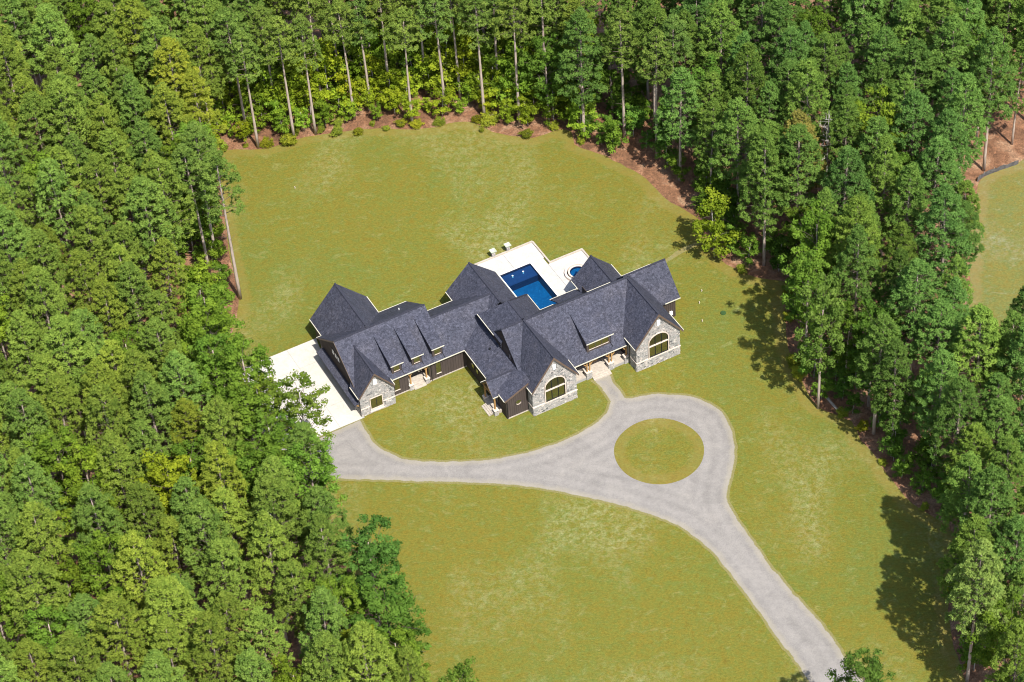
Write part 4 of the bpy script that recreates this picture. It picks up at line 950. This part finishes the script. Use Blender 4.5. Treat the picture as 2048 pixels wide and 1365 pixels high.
tree('broad', 3, -20.8, -65.0, 18.5, 'yellow tinged tree low on the left forest edge', name='broadleaf_tree', cat='tree', col=(1.5, 1.05, .6), wid=.7)
tree('under', 2, 29.9, 13.8, 11.5, 'slender yellow green sapling on the right lawn edge behind the house', name='broadleaf_tree', cat='tree', col=(1.6, 1.25, .7), wid=.9)
for x, y, h, c, l in ((-46.6, 43.6, 24, (1.75, 1.30, .75), 'lime yellow pine at the upper left, topmost of three'), (-43.2, 38.6, 22, (1.65, 1.25, .75), 'lime yellow pine at the upper left, rightmost of three'), (-46.9, 34.8, 22.5, (1.4, 1.15, .8), 'lime yellow pine at the upper left, lowest of three')):
    tree('pine', r5.randrange(9), x, y, h, l, 'lime yellow pines at the upper left', col=c)
tree('pine', 4, 42.4, 17.2, 22.5, 'pine with brownish thinning crown beside the dead tree', col=(1.5, .92, 1.1))
for x, y, h, lb in ((46.4, 18.6, 21.5, 'dead bare tree standing among the right forest pines'), (-30.9, -47.0, 20.5, 'dead grey topped tree in the lower left forest')):
    e = empty('dead_tree', (x, y, 0)); e.scale = (1.0, 1.0, h/20); tag(e, lb, 'dead tree')
    o = bpy.data.objects.new('trunk', DEAD); COL.objects.link(o); o.parent = e
for x, y, h, k, l in ((-34.7, -17.8, 21, 2, 'round tree overlapping the upper left corner of the garage apron'), (-40.8, -4.0, 19, 0, 'topmost of three edge trees left of the open lawn beside the house'), (-40.2, -9.3, 18.5, 4, 'middle of three edge trees left of the open lawn beside the house'), (-39.4, -13.8, 18, 3, 'lowest of three edge trees left of the open lawn beside the house'), (-34.4, -25.4, 19.5, 0, 'bushy green tree left of the open crowned one beside the garage apron'), (-31.4, -33.2, 19, 3, 'full crowned tree just below the gravel corner'), (-26.6, -36.6, 19, 4, 'full crowned tree at the lawn edge where the drive disappears'), (-37.8, -19.6, 17, 1, 'rounded green tree touching the far left end of the apron')):
    tree('broad', k, x, y, h, l, name='broadleaf_tree', cat='tree', col=green(r5, (1.0, 1.0, .85), .08))
# --- pines with long bare trunks along the back edge of the lawn
back = [(-36.3, 46.6), (-27.5, 48.7), (-30.8, 48.0), (-26.5, 55.5), (-21.5, 51.6), (-18.9, 53.6), (-15.8, 54.8), (-12.6, 49.1), (-7.4, 51.2), (-5.0, 53.6), (-1.5, 49.3), (3.8, 47.3), (-23.6, 59.5), (-10.2, 56.5), (1.0, 55.0), (8.3, 52.5), (-33.5, 53.5), (-29.5, 61.0), (-18.5, 61.5), (-5.5, 60.0), (19.4, 41.6), (26.6, 39.5), (23.9, 37.2)]
back.sort(key=lambda p: pix(p[0], p[1], 18)[0])
ORDW = ['leftmost', 'second from left', 'third from left', 'fourth from left', 'fifth from left', 'sixth from left', 'seventh from left', 'eighth from left', 'ninth from left', 'tenth from left', 'eleventh from left', 'twelfth from left', 'eleventh from right', 'tenth from right', 'ninth from right', 'eighth from right', 'seventh from right', 'sixth from right', 'fifth from right', 'fourth from right', 'third from right', 'second from right', 'rightmost']
for i, (x, y) in enumerate(back):
    tree('tallpine', i % 4, x, y, r5.uniform(21.5, 25.5) if i < 12 else r5.uniform(22, 26), f'long bare trunked pine, {ORDW[i]} of those along the back lawn edge', 'bare trunked pines along the back lawn edge', col=green(r5, (1.05, 1.0, .95), .08))
# --- the forest
def in_apron(x, y):
    c, s_ = math.cos(-HYAW), math.sin(-HYAW); dx, dy = x-HX, y-HY; u, v = dx*c-dy*s_, dx*s_+dy*c
    return -14.2 < u < 2 and -2 < v < 18.5
LAWN_A, FIELD_A, DRIVE_A = np.array(lawn_b), FIELD_P, drive_b
cand = []; cell = {}
def far_enough(x, y, dmin, store):
    cx, cy = int(x//dmin), int(y//dmin)
    for i in (-1, 0, 1):
        for j in (-1, 0, 1):
            for (a, b) in store.get((cx+i, cy+j), ()):
                if (a-x)**2+(b-y)**2 < dmin*dmin: return False
    store.setdefault((cx, cy), []).append((x, y)); return True
DM = 4.5; st = {}
for x, y in TREES: st.setdefault((int(x//DM), int(y//DM)), []).append((x, y))
pts = np.array([(r5.uniform(-112, 118), r5.uniform(-112, 112)) for _ in range(60000)])
ok = ~inside(pts, lawn_b) & ~inside(pts, FIELD_P) & ~inside(pts, drive_b)
pts = pts[ok]; dl = np.minimum(seg_dist(pts, lawn_b), seg_dist(pts, FIELD_P))
acc = []
for (x, y), d in zip(pts, dl):
    if d < 1.1 or in_apron(x, y) or (x > -46.5 and x < -30 and -2 < y < 24) or (18 < x < 32 and 16 < y < 40 and d < 3.0): continue
    if not seen(x, y, 23, .5, 22): continue
    if far_enough(x, y, DM, st): acc.append((x, y, d))
acc.sort(key=lambda p: p[2])
def region(x, y):
    if x > 58 and y > 0: return 'R'
    if y > 47 and -40 < x < 14: return 'B'
    return 'L' if x < 5 else 'R'
ORD = ['first', 'second', 'third', 'fourth', 'fifth', 'sixth', 'seventh', 'eighth', 'ninth', 'tenth', 'eleventh', 'twelfth', 'thirteenth', 'fourteenth', 'fifteenth', 'sixteenth', 'seventeenth', 'eighteenth', 'nineteenth', 'twentieth']
PENDING = {}
def tone_word(c):
    L = .5*c[0] + .5*c[1]; w_ = c[0]/c[1]
    return 'yellowish green' if w_ > 1.10 else 'pale green' if L > 1.14 else 'dark green' if L < .86 else 'mid green'
def later(o, x, y, h, where, noun, col):
    """remember a forest tree; its label is written once all its neighbours stand"""
    px, py = pix(x, y, h*.8)
    PENDING.setdefault((where, noun, tone_word(col)), []).append((px, py, o))
def where_is(px, py, rg):
    row = 'the top edge' if py < 130 else 'upper' if py < 400 else 'middle' if py < 760 else 'lower' if py < 1130 else 'the bottom edge'
    side = 'left forest' if rg == 'L' else 'back forest' if rg == 'B' else 'right forest'
    half = ''
    if rg == 'L': half = 'outer ' if px < 150 else 'central ' if px < 330 else 'inner '
    if rg == 'R': half = 'inner ' if px < 1600 else 'central ' if px < 1820 else 'outer '
    if rg == 'B': half = 'left ' if px < 700 else 'right '
    return f'{half}{side}, {row}' if 'edge' in row else f'{row} {half}{side}'
def write_labels():
    for (where, noun, tw), L in PENDING.items():
        L.sort(key=lambda q: q[0])
        for i, (px, py, o) in enumerate(L):
            if len(L) == 1: o['label'] = f'only {tw} {noun} in the {where}'
            else:
                pos = 'leftmost' if i == 0 else 'rightmost' if i == len(L)-1 else (ORD[i] + ' from left' if i < 20 else 'right hand')
                o['label'] = f'{tw} {noun}, {pos}, {where}'
for x, y, d in acc:
    rg = region(x, y); u = r5.random()
    if rg == 'L' and u < (.30 if d < 7 else .13):
        h = r5.uniform(15.5, 20); c = green(r5, (.98, .98, .82), .12, .05)
        o = tree('broad', r5.randrange(5), x, y, h, 'x', 'broadleaf trees in the left forest', 'broadleaf_tree', 'tree', c); noun = 'broadleaf tree'
    elif rg == 'R' and u < (.24 if d < 6 else .11):
        h = r5.uniform(13, 19); c = green(r5, (.88, .94, .88), .12)
        o = tree('broad', r5.randrange(5), x, y, h, 'x', 'broadleaf trees in the right forest', 'broadleaf_tree', 'tree', c); noun = 'broadleaf tree'
    elif rg == 'L':
        h = r5.uniform(18.5, 25) - (3 if d < 5 and y < -15 else 0); c = green(r5, (1.08, 1.06, .95), .12, .03)
        o = tree('pine', r5.randrange(9), x, y, h, 'x', LG, col=c, wid=r5.uniform(.84, 1.06)); noun = 'pine'
    elif rg == 'B':
        h = r5.uniform(21, 26); c = green(r5, (1.06, 1.02, .92), .10)
        o = tree('tallpine' if d < 9 else 'pine', r5.randrange(4), x, y, h, 'x', BG, col=c); noun = 'pine'
    else:
        h = r5.uniform(18.5, 26); c = green(r5, (.84, .95, .95), .13, 0)
        o = tree('pine', r5.randrange(9), x, y, h, 'x', RG, col=c, wid=r5.uniform(.84, 1.08)); noun = 'pine'
    px, py = pix(x, y, h*.8); later(o, x, y, h, where_is(px, py, rg), noun, c)

# --- understory along the edges
st2 = {}; und = 0
b_in = np.array(lawn_b); 
for i in range(9000):
    j = r5.randrange(len(b_in)); a = b_in[j]; off = r5.uniform(1.6, 17 if a[1] > 40 else 6.5); an = r5.uniform(0, 6.28)
    x, y = a[0]+math.cos(an)*off, a[1]+math.sin(an)*off
    if in_apron(x, y): continue
    cand.append((x, y))
cand = np.array(cand); k_ = ~inside(cand, lawn_b) & ~inside(cand, FIELD_P) & ~inside(cand, drive_b); cand = cand[k_]; dc = seg_dist(cand, lawn_b)
for (x, y), d in zip(cand, dc):
    backedge = y > 41 and x < 14; right = x > 5 and not backedge
    left = x < -36 and y > -8 and not backedge
    if d < ((1.3 if (int(x*3) % 4) else 3.0) if backedge else 1.2) or not (backedge or right or left): continue
    if right and 19 < x < 29 and 17 < y < 38 and d < 3.6: continue
    if not far_enough(x, y, 2.15 if backedge else 2.6, st2): continue
    if not seen(x, y, 6, .2, 10): continue
    if right and y < -60 and r5.random() < .6: continue
    if backedge:
        h = r5.uniform(5.0, 11.5) if d > 5 else r5.uniform(3.0, 7.5); wm = r5.choice((0, .05, .1, .2)) if d < 8 else 0
        c = green(r5, (1.5, 1.34, .85), .16, wm); px, py = pix(x, y, h*.6)
        st_ = 'far left' if px < 600 else 'left' if px < 760 else 'middle' if px < 920 else 'right' if px < 1080 else 'far right'
        o = tree('under', r5.randrange(5), x, y, h, 'x', 'understory trees behind the lawn', 'understory_tree', 'small tree', c, wid=1.1)
        later(o, x, y, h, f'{st_} {"front" if d < 7 else "rear"} stretch behind the lawn', 'understory tree', c)
    elif left:
        h = r5.uniform(3.5, 8.5); c = green(r5, (1.1, 1.08, .85), .14, .05); o = tree('under', r5.randrange(5), x, y, h, 'x', 'understory trees along the left lawn edge', 'understory_tree', 'small tree', c, wid=1.2); later(o, x, y, h, f'{"upper" if y > 25 else "middle" if y > 8 else "lower"} part of the left lawn edge', 'understory tree', c)
    else:
        h = r5.uniform(2.6, 7.0)
        c = green(r5, (.9, .97, .88), .14); px, py = pix(x, y, h*.6)
        st_ = 'topmost' if py < 300 else 'upper' if py < 480 else 'middle' if py < 700 else 'lower' if py < 950 else 'lowest'
        o = tree('under', r5.randrange(5), x, y, h, 'x', 'understory trees along the right lawn edge', 'understory_tree', 'small tree', c, wid=1.15)
        later(o, x, y, h, f'{st_} stretch of the right lawn edge', 'understory tree', c)
    und += 1
st2b = {}
for i in range(1600):
    j = r5.randrange(len(b_in)); a = b_in[j]
    if a[1] < 40 and a[0] < 5: continue
    an = r5.uniform(0, 6.28); ro = r5.uniform(.3, 2.2); x, y = a[0]+math.cos(an)*ro, a[1]+math.sin(an)*ro
    if (inside([(x, y)], lawn_b)[0] and (a[1] < 40 or ro > 1.2)) or not far_enough(x, y, 2.0, st2b): continue
    if r5.random() < (.35 if a[1] > 40 else .6): continue
    if a[0] > 15 and 16 < a[1] < 42 and r5.random() < .75: continue
    if not seen(x, y, 2, .2, 5): continue
    hb = r5.uniform(.5, 1.5); c = green(r5, (1.35, 1.05, .95), .2, .15); o = tree('bush', r5.randrange(3), x, y, hb, 'x', 'bushes at the forest edge', 'bush', 'bush', c, wid=r5.uniform(.9, 1.8)); later(o, x, y, hb, ('far left' if a[0] < -24 else 'left' if a[0] < -8 else 'right') + ' back lawn edge' if a[1] > 40 else 'upper right lawn edge' if a[1] > 0 else 'lower right lawn edge', 'scrubby low bush', c)
    und += 1
write_labels()
print('understory', und)
